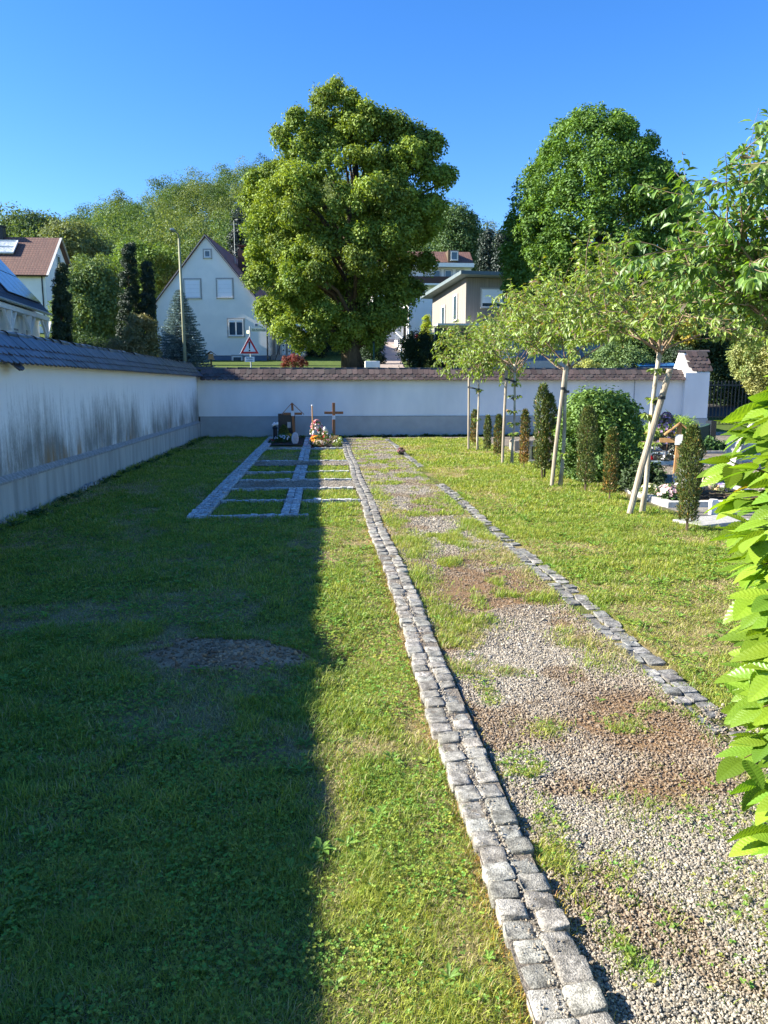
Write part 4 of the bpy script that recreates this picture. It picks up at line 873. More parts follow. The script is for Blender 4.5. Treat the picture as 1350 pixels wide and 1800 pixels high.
# A: house with solar roof, eave runs away from us
Oa = pz(92, 640, 45); xe = float(Oa[0]); az_ = .9
ha = thing('solar_house', 'white house at the left edge with blue solar panels on its steep dark roof', 'house', (xe, 45, az_))
T = frame((xe, 45, 0), 4.2)      # local +y runs away, roof falls towards +x
zw = 5.54; Wa = 4.4; La = 22; hr = 5.2
MB(T).prismx([(-La,az_-1),(0,az_-1),(0,zw-.05),(-La,zw-.05)], -9.2, -.55).build('wall', M['render_w'], ha)
MB(T).prism([(-9.0,zw-.05),(-.55,zw-.05),(-Wa-.3,zw+hr-.35)], -La+.2, -.2).build('gable_wall', M['render_w'], ha)
ra = roof_slab(ha, T, [(.05,-La,zw),(-Wa,-La,zw+hr),(-Wa,0,zw+hr),(.05,0,zw)], .16, M['tile_dark'], (0,1,0), (-Wa,0,hr))
roof_slab(ha, T, [(-9.2,-La,zw),(-Wa,-La,zw+hr),(-Wa,0,zw+hr),(-9.2,0,zw)], .16, M['tile_dark'], (0,1,0), (Wa,0,hr))
up = Vector((-Wa-.05,0,hr)); ul = up.length; up.normalize(); nn3 = Vector((hr,0,Wa)).normalized()
def on_roof(y, s, off): p = Vector((.05,y,zw)) + up*s + nn3*off; return p
for (ya, yb, s0, n_) in ((-6.0,-.5,.55,5),(-13.5,-7.6,.55,5),(-21.,-15.,.55,5)):
    for j in range(n_):
        for i in range(3):
            y_0 = ya+(yb-ya)*j/n_+.03; y_1 = ya+(yb-ya)*(j+1)/n_-.03; s_0 = s0+i*1.75; s_1 = s_0+1.68
            P0 = [on_roof(y_0,s_0,.10), on_roof(y_1,s_0,.10), on_roof(y_1,s_1,.10), on_roof(y_0,s_1,.10)]
            P1 = [q-nn3*.05 for q in P0]
            o = MB(T).add(P0+P1, [(0,1,2,3),(7,6,5,4),(0,4,5,1),(1,5,6,2),(2,6,7,3),(3,7,4,0)]).build('solar_panel', M['solar'], ra)
            a = Vector(T(P0[0])); add_uv(o, a, Vector(T(P0[1]))-a, Vector(T(P0[3]))-a)
for ys in (-7.3,):
    P0 = [on_roof(ys,1.5,.12), on_roof(ys+.8,1.5,.12), on_roof(ys+.8,2.9,.12), on_roof(ys,2.9,.12)]; P1 = [q-nn3*.1 for q in P0]
    MB(T).add(P0+P1, [(0,1,2,3),(7,6,5,4),(0,4,5,1),(1,5,6,2),(2,6,7,3),(3,7,4,0)]).build('roof_window', M['curtain'], ra)
b = MB(T); b.tube([(.12,-La,zw-.1),(.12,.05,zw-.1)],.08,6); b.build('gutter', M['galv'], ha)
b = MB(T); b.box((-.5,-La,zw-.45),(.02,0,zw-.22)); b.build('eave_beam', M['white'], ha)
for yp in (-.3,-3.4,-6.5,-10,-13.5):
    b = MB(T); b.box((-.2,yp-.1,az_),(.0,yp+.1,zw-.46)); b.bar((-.1,yp+.1,zw-1.3),(-.1,yp+.9,zw-.46),.12); b.bar((-.1,yp-.1,zw-1.3),(-.1,yp-.9,zw-.46),.12); b.build('timber_post', M['white'], ha)
b = MB(T)
TW = lambda p: T((-.55 + (-p[1]), p[0], p[2]))      # facade facing +x
for (a0, a1, z0, z1) in ((-5.2,-4.0,zw-2.3,zw-1.25),(-2.4,-1.6,zw-2.3,zw-1.2),(-9.6,-8.2,zw-2.3,zw-1.2),(-13,-11.8,zw-2.3,zw-1.2)):
    window(ha, TW, a0, a1, z0, z1, 0, frames_=2 if a1-a0 > 1 else 1)
# B: red-brown roofed house, ridge across the view
O2 = pz(105, 418, 80); bz_ = 6.8
hb = thing('brown_roofed_house', 'white house with red-brown tiled roof and a large skylight behind the solar roof', 'house', (float(O2[0]), 80, bz_))
xr = float(O2[0])-.25; zr = float(O2[2]); hw_ = 4.6; zev = zr-4.1
TB = lambda p: p
b = MB(); b.prismx([(80-hw_+.5,bz_-2),(80+hw_-.5,bz_-2),(80+hw_-.5,zev+.35),(80,zr-.2),(80-hw_+.5,zev+.35)], xr-16, xr); b.build('wall', M['render_w'], hb)
r1 = roof_slab(hb, TB, [(xr-16.5,80-hw_,zev),(xr+.35,80-hw_,zev),(xr+.35,80,zr),(xr-16.5,80,zr)], .18, M['tile_brown'], (1,0,0), (0,hw_,4.1))
roof_slab(hb, TB, [(xr-16.5,80+hw_,zev),(xr+.35,80+hw_,zev),(xr+.35,80,zr),(xr-16.5,80,zr)], .18, M['tile_brown'], (1,0,0), (0,-hw_,4.1))
b = MB(); b.bar((xr+.37,80-hw_,zev-.02),(xr+.37,80,zr-.02),.04,.22,(1,0,0)); b.bar((xr+.37,80+hw_,zev-.02),(xr+.37,80,zr-.02),.04,.22,(1,0,0)); b.build('barge_board', M['palestone'], hb)
sk = Vector((0,hw_,4.1)).normalized(); sn = Vector((0,-4.1,hw_)).normalized()
def rp(x, s, off): p = Vector((x,80-hw_,zev))+sk*s+sn*off; return p
b = MB()
P0 = [rp(xr-7.0,3.2,.2), rp(xr-3.4,3.2,.2), rp(xr-3.4,5.2,.2), rp(xr-7.0,5.2,.2)]; P1 = [q-sn*.15 for q in P0]
b.add(P0+P1, [(0,1,2,3),(7,6,5,4),(0,4,5,1),(1,5,6,2),(2,6,7,3),(3,7,4,0)]); sl = b.build('skylight', M['curtain'], r1)
b = MB(); b.bar(rp(xr-5.2,3.2,.23), rp(xr-5.2,5.2,.23), .08); b.bar(rp(xr-7,4.2,.23), rp(xr-3.4,4.2,.23), .08)
for q in ((0,1),(1,2),(2,3),(3,0)): b.bar(P0[q[0]]+sn*.02, P0[q[1]]+sn*.02, .12)
b.build('frame', M['white'], sl)
b = MB(); b.box((xr-6.0,79.6,zr-.3),(xr-4.9,80.4,zr+.9)); b.box((xr-6.1,79.5,zr+.9),(xr-4.8,80.5,zr+1.0)); b.build('chimney', M['darkmetal'], r1)
TG = lambda p: (xr - p[1], 80 + p[0], p[2])
window(hb, TG, -.45, .45, zr-2.9, zr-1.7, 0, frames_=1)
b = MB(); b.tube([(xr-.3,80-hw_+.45,zev),(xr-.3,80-hw_+.45,bz_)],.06,6); b.build('downpipe', M['darkmetal'], hb)

# D: timber-clad modern house with monopitch roof
O3 = pz(817, 640, 55); xd = float(O3[0]); dz = 3.2
M['cladding'] = pmat('vertical_timber_cladding', (.30,.27,.235), (.18,.165,.15), 9, .8, .5, 30, stretch=(4,4,.05))
hd = thing('timber_clad_house', 'modern house with grey-brown vertical timber cladding and an overhanging monopitch roof', 'house', (xd, 55, dz))
T = frame((xd, 55, 0), 0); zt = 9.02
MB(T).add([(0,0,5.85),(9,0,5.85),(9,10,5.85),(-1.1,9,5.85),(0,0,zt),(9,0,zt-.1),(9,10,zt-.5),(-1.1,9,zt-.45)], [(0,3,2,1),(4,5,6,7),(0,1,5,4),(1,2,6,5),(2,3,7,6),(3,0,4,7)]).build('timber_wall', M['cladding'], hd)
MB(T).add([(.9,.6,1),(9,.6,1),(9,9,1),(0,8.5,1),(.9,.6,5.85),(9,.6,5.85),(9,9,5.85),(0,8.5,5.85)], [(0,3,2,1),(0,1,5,4),(1,2,6,5),(2,3,7,6),(3,0,4,7)]).build('ground_floor', M['render_w'], hd)
MB(T).add([(-.55,-1.0,zt+.10),(9.4,-1.0,zt-.12),(9.4,10.5,zt-.55),(-2.0,9.6,zt-.42),(-.55,-1.0,zt+.34),(9.4,-1.0,zt+.12),(9.4,10.5,zt-.25),(-2.0,9.6,zt-.18)], [(0,3,2,1),(4,5,6,7),(0,1,5,4),(1,2,6,5),(2,3,7,6),(3,0,4,7)]).build('roof', pmat('grey_metal_roof', (.15,.19,.20), (.12,.155,.165), 3, .6, 0), hd)
window(hd, T, 1.1, 2.95, 7.0, 8.25, 0, shutter=.80, frames_=1, depth=.1)
TL = lambda p: T((-(p[0])*.121-.02+p[1], p[0]*.99, p[2]))
for (a0, z0, z1) in ((2.0,6.3,8.1),(5.2,6.1,7.6)): window(hd, TL, a0, a0+.9, z0, z1, 0, frames_=1)
cp = thing('carport', 'open dark slatted carport left of the timber-clad house', 'carport', (xd-1.6, 53.5, dz))
b = MB(T); b.box((-2.2,-1.5,5.65),(.85,.4,5.78)); b.build('carport_roof', M['white'], cp)
b = MB(T); b.box((-2.15,.38,2.8),(.8,.5,5.63)); b.build('back_wall', M['plinthblue'], cp)
b = MB(T)
for k in range(9): b.box((-2.1+k*.33,-1.2,3.2),(-2.0+k*.33,-1.12,4.6))
b.build('slats', M['galv'], cp)
for xx in (-2.15,.75): MB(T).box((xx,-1.4,3),(xx+.1,-1.3,5.64)).build('post', M['darkmetal'], cp)
# E2: near white building with window band and garage
E2 = pz(718, 590, 70); xe2 = float(E2[0]); 
he = thing('white_building', 'plain white building with a wide window band behind the driveway', 'house', (xe2, 70, 5.5))
b = MB(); b.box((xe2,70,4.0),(xe2+9,79,9.6)); b.build('wall', M['render_w'], he)
b = MB(); b.box((xe2-.2,69.8,9.603),(xe2+9.2,79.2,9.8)); b.build('roof', M['greystone'], he)
T = frame((xe2,70,0),0)
def ew(px0, px1, y0, y1, **k): a = pz(px0,y1,70); c_ = pz(px1,y0,70); return window(he, T, a[0]-xe2, c_[0]-xe2, a[2], c_[2], 0, **k)
ew(761,798,546,558,frames_=2); b = MB(); a = pz(761,544,70); c_ = pz(798,535,70); b.box((a[0],69.95,a[2]),(c_[0],69.997,c_[2])); b.build('shutter_box', M['plinthblue'], he)
b = MB(); a = pz(731,606,70); c_ = pz(737,590,70); b.box((a[0],69.9,a[2]),(c_[0]+.5,69.997,c_[2]+.1)); b.build('red_door', M['red'], he)
b = MB(); b.box((xe2-2.6,72,5.5),(xe2-.25,78,8.9)); b.build('side_wing', M['render_w'], he)
ga = thing('garage', 'small white garage at the top of the driveway', 'garage', (5.6,76,6))
a = pz(668,592,76); c_ = pz(696,566,76)
b = MB(); b.box((a[0],76,a[2]-.6),(c_[0],81,c_[2])); b.build('wall', M['render_w'], ga)
b = MB(); 
for k in range(4): b.box((a[0]+.2,75.93,a[2]+k*.33),(c_[0]-.2,75.99,a[2]+k*.33+.31))
b.build('garage_door', M['white'], ga)
b = MB(); b.box((a[0]-.15,75.8,c_[2]+.003),(c_[0]+.15,81.2,c_[2]+.2)); b.build('roof', M['greystone'], ga)
# E: apartment block behind
Ea = pz(700, 470, 95); xl_ = float(Ea[0]); xr_ = float(pz(830,470,95)[0])
ap = thing('apartment_building', 'white apartment block with blue windows and brown tiled mansard roof up the hill', 'building', (xl_, 95, 8))
T = frame((0,95,0),0); zz = lambda y: float(pz(800, y, 95)[2])
b = MB(T); b.box((xl_-3,.6,7),(xr_,11,zz(470))); b.build('wall', M['white'], ap)
b = MB(T); b.box((xl_-3.3,-.4,zz(470)),(xr_+.15,11.3,zz(463))); b.build('cornice', M['white'], ap)
rf = roof_slab(ap, T, [(xl_-3,-.3,zz(462)),(xr_+.1,-.3,zz(462)),(xr_+.1,2.3,zz(437)),(xl_-3,2.3,zz(437))], .2, M['tile_brown'], (1,0,0), (0,1,1))
a = pz(787,460,95)[0]; c_ = pz(804,440,95)[0]
b = MB(T); b.box((a,-.25,zz(461)),(c_,2.2,zz(440))); dm = b.build('dormer', M['bark'], rf)
window(dm, T, a+.35, a+1.15, zz(458), zz(443), -.26, frames_=1)
for x0_ in (768,782,803,822-35): pass
for x0_ in (763,783,804):
    a = float(pz(x0_,490,95)[0]); window(ap, T, a, a+.85, zz(496), zz(474), .6, frames_=1, pane='bluepane')if False else window(ap, T, a, a+.85, zz(496), zz(474), .6, frames_=1)
b = MB(T); b.box((xl_-3,-.9,zz(498)),(xr_-1.4,-.82,zz(488))); b.box((xl_-3,-.9,zz(500)),(xr_-1.4,.58,zz(498))); b.build('balcony', M['tile_brown'], ap)
b = MB(T); b.box((xl_-3,-.95,zz(503)),(xr_-1.4,.57,zz(500)-.01)); b.build('balcony_slab', M['white'], ap)
for x0_ in (762,778): a = float(pz(x0_,520,95)[0]); window(ap, T, a, a+1.0, zz(522), zz(508), .6, frames_=1)
sh = thing('far_house', 'small brown roof peeping out right of the apartment block', 'house', (21, 100, 12))
b = MB(); b.box((18.6,100,8),(22.8,106,zz(492))); b.build('wall', M['render_w'], sh)
o = roof_slab(sh, lambda p: p, [(18.4,99.7,zz(492)),(23,99.7,zz(492)),(23,102,zz(486)+.7),(18.4,102,zz(486)+.7)], .2, M['tile_brown'], (1,0,0), (0,1,1))

# driveway and road
M['paving'] = pmat('pinkish_paving', (.36,.30,.26), (.27,.22,.19), 3, .9, .2, 60)
M['asphalt'] = pmat('asphalt', (.06,.06,.06), (.045,.045,.047), 8, .9, .2, 80)
ys = np.linspace(35, 76, 42); V = []
for y_ in ys:
    xa_ = float(np.interp(y_, [35,42,76], [pz(662,640,35)[0], pz(668,640,42)[0], pz(669,592,76)[0]])); xb_ = float(np.interp(y_, [35,42,76], [pz(712,640,35)[0], pz(714,640,42)[0], pz(700,592,76)[0]]))
    for t_ in np.linspace(0, 1, 5): x_ = xa_+(xb_-xa_)*t_; V.append((x_, y_, max(tz(x_, y_), float(np.interp(y_, [35,76], [0,0]))) + .03))
o = mesh_np('driveway', np.array(V), grid_faces(5, 42), M['paving'], smooth=True); tag(o, kind='structure')
xs_ = np.linspace(-40, 40, 60); V = [(x_, y_, tz(x_, y_)+.02) for y_ in np.linspace(28, 34, 6) for x_ in xs_]
o = mesh_np('road', np.array(V), grid_faces(60, 6), M['asphalt'], smooth=True); tag(o, kind='structure')
wr = thing('driveway_railing', 'white railing and low wall on the right of the driveway', 'railing', (float(pz(712,600,62)[0]), 62, tz(7,62)))
x_ = float(pz(710,600,62)[0]); z_ = tz(x_,62)
b = MB(); b.bar((x_,56,tz(x_,56)+1.0),(x_,69,tz(x_,69)+1.0),.06)
for k in range(9): y_ = 56+k*1.6; b.bar((x_,y_,tz(x_,y_)),(x_,y_,tz(x_,y_)+1.0),.05)
b.build('handrail', M['white'], wr)
b = MB(); b.add([(x_-.1,56,tz(x_,56)-.3),(x_+.1,56,tz(x_,56)-.3),(x_+.1,69,tz(x_,69)-.3),(x_-.1,69,tz(x_,69)-.3),(x_-.1,56,tz(x_,56)+.35),(x_+.1,56,tz(x_,56)+.35),(x_+.1,69,tz(x_,69)+.35),(x_-.1,69,tz(x_,69)+.35)],[(0,3,2,1),(4,5,6,7),(0,1,5,4),(1,2,6,5),(2,3,7,6),(3,0,4,7)]); b.build('low_wall', M['white'], wr)

# garden wall and timber fence right of the driveway
gw = thing('garden_wall', 'low grey concrete garden wall behind the tiled cap under the young cherry crowns', 'wall', (7.5, 30, 1)); a = float(pz(862,640,30)[0]); c_ = float(pz(1030,640,30)[0])
b = MB(); b.box((a,30,.3),(c_,30.25,float(pz(900,634,30)[2]))); b.build('wall_body', M['greystone'], gw)
fe = thing('timber_fence', 'dark blue-grey vertical board fence above the grey garden wall', 'fence', (8, 31, 2)); a = float(pz(905,600,31)[0]); c_ = float(pz(1062,600,31)[0])
b = MB(); x_ = a
while x_ < c_: b.box((x_,31,1.2),(x_+.13,31.03,float(pz(950,603,31)[2]))); x_ += .145
b.build('fence_boards', M['plinthblue'], fe)
b = MB(); 
for zb in (1.7,2.9): b.box((a,31.03,zb),(c_,31.08,zb+.1))
b.build('rail', M['darkmetal'], fe)
ff = thing('metal_fence', 'dark railing fence in front of the deep green foliage right of the pillar', 'fence', (13.5, 26, .4))
b = MB(); 
for k in range(50): b.bar((12.35+k*.13,26.2,.2),(12.35+k*.13,26.2,1.75),.025)
b.build('bars', M['darkmetal'], ff)
b = MB(); b.bar((12.3,26.2,1.6),(18.9,26.2,1.6),.05); b.bar((12.3,26.2,.5),(18.9,26.2,.5),.05); b.build('rail', M['darkmetal'], ff)

# ---------------------------------------------------------------- street furniture
lp = thing('street_lamp', 'slender olive-grey street lamp post behind the left wall in front of the blue spruce', 'street lamp', (-5.68, 33, 1))
b = MB(); b.tube([(-5.66,33,.8),(-5.69,33,4.5),(-5.72,33,7.45)],[.075,.062,.045],10); b.tube([(-5.72,33,7.4),(-5.74,32.95,7.62),(-5.86,32.8,7.72)],.03,8); b.build('post', pmat('olive_post',(.26,.27,.17),(.2,.21,.13),4,.6,.05), lp, True)
b = MB(); b.box((-5.98,32.55,7.69),(-5.82,32.92,7.77)); b.box((-5.95,32.6,7.66),(-5.86,32.85,7.689)); b.build('lamp_head', M['galv'], lp, bevel=.02)
sg = thing('warning_sign', 'red bordered triangular warning sign with exclamation mark on a post, street name sign above it', 'sign', (-2.82, 31, .9))
b = MB(); b.tube([(-2.80,31.06,.7),(-2.80,31.06,3.86)],.03,8); b.build('post', M['galv'], sg)
cx_, zc0, zc1 = -2.83, 2.80, 3.50; hw_s = .385
def tri(s, y0_, y1_, zoff=0): 
    zm = zc0 + (zc1-zc0)*.345; return [((cx_-hw_s*s)+0, zm-(zm-zc0)*s), (cx_+hw_s*s, zm-(zm-zc0)*s), (cx_, zm+(zc1-zm)*s)]
tp = MB(); tp.prism(tri(1.0,0,0), 31.0, 31.02); pl_ = tp.build('sign_plate', M['white'], sg, bevel=.006)
MB().prism(tri(.93,0,0), 30.994, 30.999).build('red_border', M['red'], pl_)
MB().prism(tri(.62,0,0), 30.988, 30.993).build('white_field', M['white'], pl_)
b = MB(); b.prism([(cx_-.034,3.25),(cx_-.018,3.0),(cx_+.018,3.0),(cx_+.034,3.25),(cx_+.02,3.28),(cx_-.02,3.28)], 30.98, 30.987); b.prism([(cx_+.034*math.cos(t_), 2.935+.034*math.sin(t_)) for t_ in np.linspace(0,6.28,12,endpoint=False)], 30.98, 30.987); b.build('exclamation_mark', M['black'], pl_)
def text(s, size, loc, rot, mat, parent, name='lettering', ext=.002, align='CENTER', sx=1):
    cu = bpy.data.curves.new('t', 'FONT'); cu.body = s; cu.size = size; cu.extrude = ext; cu.align_x = align; cu.align_y = 'CENTER'
    to = bpy.data.objects.new('t', cu); col.objects.link(to); dg = bpy.context.evaluated_depsgraph_get(); dg.update()
    me = bpy.data.meshes.new_from_object(to.evaluated_get(dg)); bpy.data.objects.remove(to)
    from mathutils import Euler, Matrix
    me.transform(Matrix.Translation(Vector(loc)-Vector(ORG[parent.name])) @ Euler(rot).to_matrix().to_4x4() @ Matrix.Diagonal((sx,1,1,1)))
    me.materials.clear(); me.materials.append(mat); o = bpy.data.objects.new(name, me); link(o, parent); return o
sp = MB().box((-3.02,31.0,2.50),(-2.65,31.015,2.70)).build('supplementary_plate', M['white'], sg, bevel=.004)
text('Straßen-', .082, (-2.835,30.996,2.645), (R(90),0,0), M['black'], sp); text('schäden', .082, (-2.835,30.996,2.555), (R(90),0,0), M['black'], sp)
np_ = MB().box((-2.76,31.04,3.665),(-2.16,31.055,3.79)).build('street_name_plate', M['yellow'], sg, bevel=.003)
text('Am Kirchweg', .105, (-2.46,31.036,3.727), (R(90),0,0), M['black'], np_, sx=.88)
b = MB(); Tn = frame((-2.82,31.06,0), 118); b2 = MB(Tn); b2.box((.03,-.01,3.60),(.26,.01,3.72)); b2.build('street_name_plate', M['yellow'], sg)
bf_ = thing('bird_feeder', 'small wooden bird house right of the blue spruce', 'bird house', (float(pz(371,635,36)[0]), 36, 1.2)); q = pz(371,630,36); x_, z_ = float(q[0]), float(q[2])
b = MB(); b.bar((x_,36,1.0),(x_,36,z_-.05),.07); b.build('post', M['bark'], bf_)
b = MB(); b.box((x_-.14,35.86,z_-.05),(x_+.14,36.14,z_-.01)); b.box((x_-.1,35.9,z_-.01),(x_+.1,36.1,z_+.2)); b.build('house_box', M['wood'], bf_)
b = MB(); b.prism([(x_-.24,z_+.14),(x_,z_+.32),(x_+.24,z_+.14),(x_,z_+.28)], 35.8, 36.2); b.build('feeder_roof', M['bark'], bf_)
gpz = pz(657,625,41); x_ = float(gpz[0]); gpp = thing('green_post', 'slim dark green post left of the driveway', 'post', (x_, 41, tz(x_,41)))
b = MB(); b.tube([(x_,41,tz(x_,41)-.1),(x_,41,float(pz(657,603,41)[2]))],.05,8); b.build('pole', pmat('green_post_paint',(.03,.09,.07),None,5,.5,0), gpp)
b = MB(); b.lathe((x_,41,float(pz(657,603,41)[2])),[(.06,0),(.08,.03),(.05,.08)],8); b.build('cap', M['darkmetal'], gpp)
tr_ = thing('stone_trough', 'small white planter box at the foot of the green post', 'planter', (x_-.1, 39.5, tz(x_,39.5))); zt_ = float(pz(650,634,39.5)[2])
b = MB(); b.box((x_-.55,39.3,zt_-.35),(x_+.2,39.7,zt_-.02)); b.build('trough', M['white'], tr_, bevel=.02)
b = MB(); b.blob((x_-.3,39.5,zt_),(.2,.15,.08),8,5,.2); b.blob((x_,39.5,zt_),(.15,.13,.07),8,5,.2); b.build('plants', pmat('planter_green',(.08,.14,.04),(.04,.08,.02),20,.8,.5), tr_)
# blue car: only its roof shows over the wall
def car():
    x0_, Yc, z0_ = float(pz(1190,640,28)[0]), 28.6, tz(11.5, 28.5)
    t = thing('parked_car', 'blue car whose roof shows above the tiled cap left of the pillar', 'car', (x0_, Yc, z0_)); x0_ -= .35; T = frame((x0_, Yc+.8, z0_), 90)
    zr_ = float(pz(1190,636,28)[2]) - z0_
    s = zr_/1.45
    prof = [(-2.1,.35),(-2.15,.7),(-1.9,.88),(-1.1,.97),(1.35,.97),(2.0,.85),(2.1,.6),(2.05,.35)]
    b = MB(T); b.prism([(x*s, z*s) for x, z in prof], -.85, .85); b.build('body', M['carblue'], t, bevel=.08)
    cab = [(-1.15,.96),(-.55,1.36),(-.2,1.44),(.35,1.45),(.85,1.38),(1.4,.96)]
    b = MB(T); b.prism([(x*s*.98, z*s-.02) for x, z in cab], -.72, .72); b.build('window_glass', M['glass'], t)
    b = MB(T); rf_ = [(-.62,1.34),(-.2,1.445),(.35,1.455),(.92,1.36),(.9,1.33),(.35,1.41),(-.2,1.40),(-.6,1.31)]; b.prism([(x*s, z*s) for x, z in rf_], -.76, .76); b.build('roof', M['carblue'], t)
    for wx in (-1.3,1.3):
        for wy in (-.8,.8):
            b = MB(T); b.tube([(wx*s,wy-.1,.32),(wx*s,wy+.1,.32)],.32,18); wh = b.build('wheel', M['black'], t); b = MB(T); b.tube([(wx*s,wy-.11,.32),(wx*s,wy+.11,.32)],.2,12); b.build('rim', M['galv'], wh)
M['carblue'] = pmat('blue_car_paint', (.03,.15,.36), (.028,.14,.34), 3, .25, 0, spec=.6)
car()

# ---------------------------------------------------------------- young cherry trees with stakes
CLV = np.array([(0,0,0),(0,.10,0),(-.19,.38,.05),(0,.40,-.01),(.19,.38,.05),(-.17,.66,.02),(0,.68,-.07),(.17,.66,.02),(0,1,-.20)])
CLF = [np.array([(2,3,6,5),(3,4,7,6)]), np.array([(1,3,2),(1,4,3),(5,6,8),(6,7,8),(0,1,1)])[:4]]
def sapling(label, base, h, rc, hc_, lean, seed, leaf=.085, nb=9, trad=.035, dens=1., low=(), spread=1., zmin=0., elr=(2,52), cm=(1,1,1)):
    r = np.random.default_rng(seed); base = np.array(base, float)
    t = thing('young_cherry_tree', label, 'tree', base, 'row of young cherry trees between lawn and graves')
    mb = MB(); top = base + np.array([lean[0], lean[1], h]); pts = [base + (top-base)*s + np.array([math.sin(s*5+seed)*.02, 0, 0]) for s in np.linspace(0,1,7)]
    pts[0] = base - [0,0,.1]; mb.tube([tuple(p) for p in pts], [trad*1.5, trad*1.05, trad, trad*.95, trad*.9, trad*.9, trad*1.1], 10)
    LP = []; LD = []; LN = []; LS = []
    tw = MB()
    def leaves_along(p, sparse=1.):
        for a, b in zip(p[:-1], p[1:]):
            d = b-a; L = np.linalg.norm(d); n = max(1, int(L/.021*dens*sparse))
            for k in range(n):
                q = a + d*(k+r.random())/n; az = r.uniform(0, 6.28); o = np.array([math.cos(az), math.sin(az), r.uniform(-.9,.25)])
                LP.append(q); LD.append(o*.9 + d/L*.6 + [0,0,-.35]); LN.append(np.array([0,0,1.])+r.normal(0,.45,3)); LS.append(leaf*r.uniform(.6,1.2))
    def grow(p0, d, L, rad, depth):
        n = 5; p = [p0]; d = d/np.linalg.norm(d)
        for i in range(n):
            d = d + r.normal(0,.12,3) + np.array([0,0,.05 if depth == 0 else -.02]); d[2] = max(d[2], min(.6, (zmin-p[-1][2])*3)); d /= np.linalg.norm(d); p.append(p[-1] + d*L/n)
        tw.tube([tuple(q) for q in p], [rad*(1-.8*i/n) for i in range(n+1)], 5 if depth else 6, False)
        if depth >= 1: leaves_along(p[1:], 1.)
        if depth < 2:
            m = 7 if depth == 0 else 4
            for k in range(m):
                s = r.uniform(.22, .98); i = min(n-1, int(s*n)); q = p[i] + (p[i+1]-p[i])*(s*n-i)
                ax = norm(np.cross(d, r.normal(0,1,3))); dd = d*.75 + ax*r.uniform(.55,1.0) + np.array([0,0,-.05]); grow(q, dd, L*r.uniform(.42,.62), rad*.45, depth+1)
        else: pass
        if depth == 0: leaves_along(p[3:], .8)
    for k in range(nb):
        az = k*2.4 + r.normal(0,.3); el = R(r.uniform(*elr)) if k < nb-2 else R(r.uniform(62,85)); 
        Lb = (rc*math.cos(el)*1.0*spread + hc_*math.sin(el))*r.uniform(.75,1.0)
        grow(top - np.array([0,0,r.uniform(0,.18)]), np.array([math.cos(az)*math.cos(el), math.sin(az)*math.cos(el), math.sin(el)]), Lb, trad*.5, 0)
    for z in low:
        q = base + (top-base)*z/h
        for k in range(3):
            az = r.uniform(0,6.28); p = [q, q+np.array([math.cos(az)*.07, math.sin(az)*.07, .05]), q+np.array([math.cos(az)*.12, math.sin(az)*.12, .05])]; tw.tube([tuple(x) for x in p], [.004,.003,.002], 4, False); leaves_along(p, 2.2)
    P = np.array(LP); D = np.array(LD); Nn = np.array(LN); S = np.array(LS); N = len(P)
    V, F = inst(CLV, CLF, P, frames(Nn, D), S)
    k = r.random((N,1)); c = np.array([.25,.36,.045])*k + np.array([.16,.23,.035])*(1-k); yl = r.random(N) < .05; c[yl] = [.30,.25,.04]; br = r.random(N) < .02; c[br] = [.20,.12,.06]; c = c*r.uniform(.7,1.3,(N,1))*np.array(cm)
    mb.build('trunk', M['barkpale'], t, True); tw.build('branches', M['twigp'], t, True); mesh_np('foliage', V, F, M['cherry'], t, cols=c.repeat(len(CLV),0))
    return t
M['twigp'] = pmat('grey_brown_twigs', (.30,.22,.15), (.18,.12,.08), 20, .7, .1)
sapling('farthest young cherry tree nearest the far wall, with the smallest crown', (3.82,18.8,0), 1.98, .85, .95, (-.04,0), 61, .10, 10, .024, .9, (1.45,.75))
sapling('second young cherry tree from the far wall, with leaf tufts along its pale stem', (3.86,15.5,0), 2.02, .85, 1.05, (.02,0), 62, .095, 10, .025, 1.0, (1.6,1.35,1.05,.8,.6))
sapling('third young cherry tree from the far wall, beside the green bush', (3.72,11.8,0), 1.95, 1.0, 1.15, (.06,0), 63, .09, 10, .028, 1.0, (.5,), zmin=1.95)
sapling('nearest fully visible young cherry tree whose leaning trunk crosses its stake', (4.00,9.3,0), 2.08, 1.25, .98, (.13,0), 64, .09, 11, .029, 1.0, (1.75,1.4,1.2,1.0,.85), zmin=2.1)
sapling('cherry tree whose large leaved branches reach into the upper right corner', (4.05,6.1,0), 1.9, 1.12, 1.25, (.0,0), 67, .105, 20, .034, 1.15, (), zmin=2.3, elr=(10,65), cm=(.62,.80,.85))
def stake(label, base, top, r0, tree_pt, seed):
    t = thing('wooden_stake', label, 'stake', base, 'round wooden stakes supporting the young trees')
    b = MB(); base = Vector(base); top = Vector(top); b.tube([base-Vector((0,0,.1)), base.lerp(top,.33), base.lerp(top,.66), top, top+Vector((0,0,.012))], [r0,r0*1.02,r0*.98,r0,r0*.7], 12); b.build('post', M['woodgrey'], t)
    z = tree_pt[2]; s = (z-base.z)/(top.z-base.z); a = base.lerp(top, s); c = Vector(tree_pt); b = MB()
    for sg_ in (-1,1): b.bar(a+Vector((0,sg_*r0,0)), c+Vector((0,sg_*.03,-.05)), .012, .03)
    b.tube([a-Vector((0,0,.02)), a+Vector((0,0,.02))], r0*1.15, 10); b.tube([c-Vector((0,0,.07)), c-Vector((0,0,.03))], .045, 10); b.build('tie_strap', M['darkmetal'], t)
stake('straight stake of the farthest young tree', (3.62,19.0,0), (3.60,19.0,1.78), .027, (3.80,18.8,1.55), 1)
stake('straight stake of the second young tree', (3.66,15.5,0), (3.70,15.5,1.88), .029, (3.87,15.5,1.72), 2)
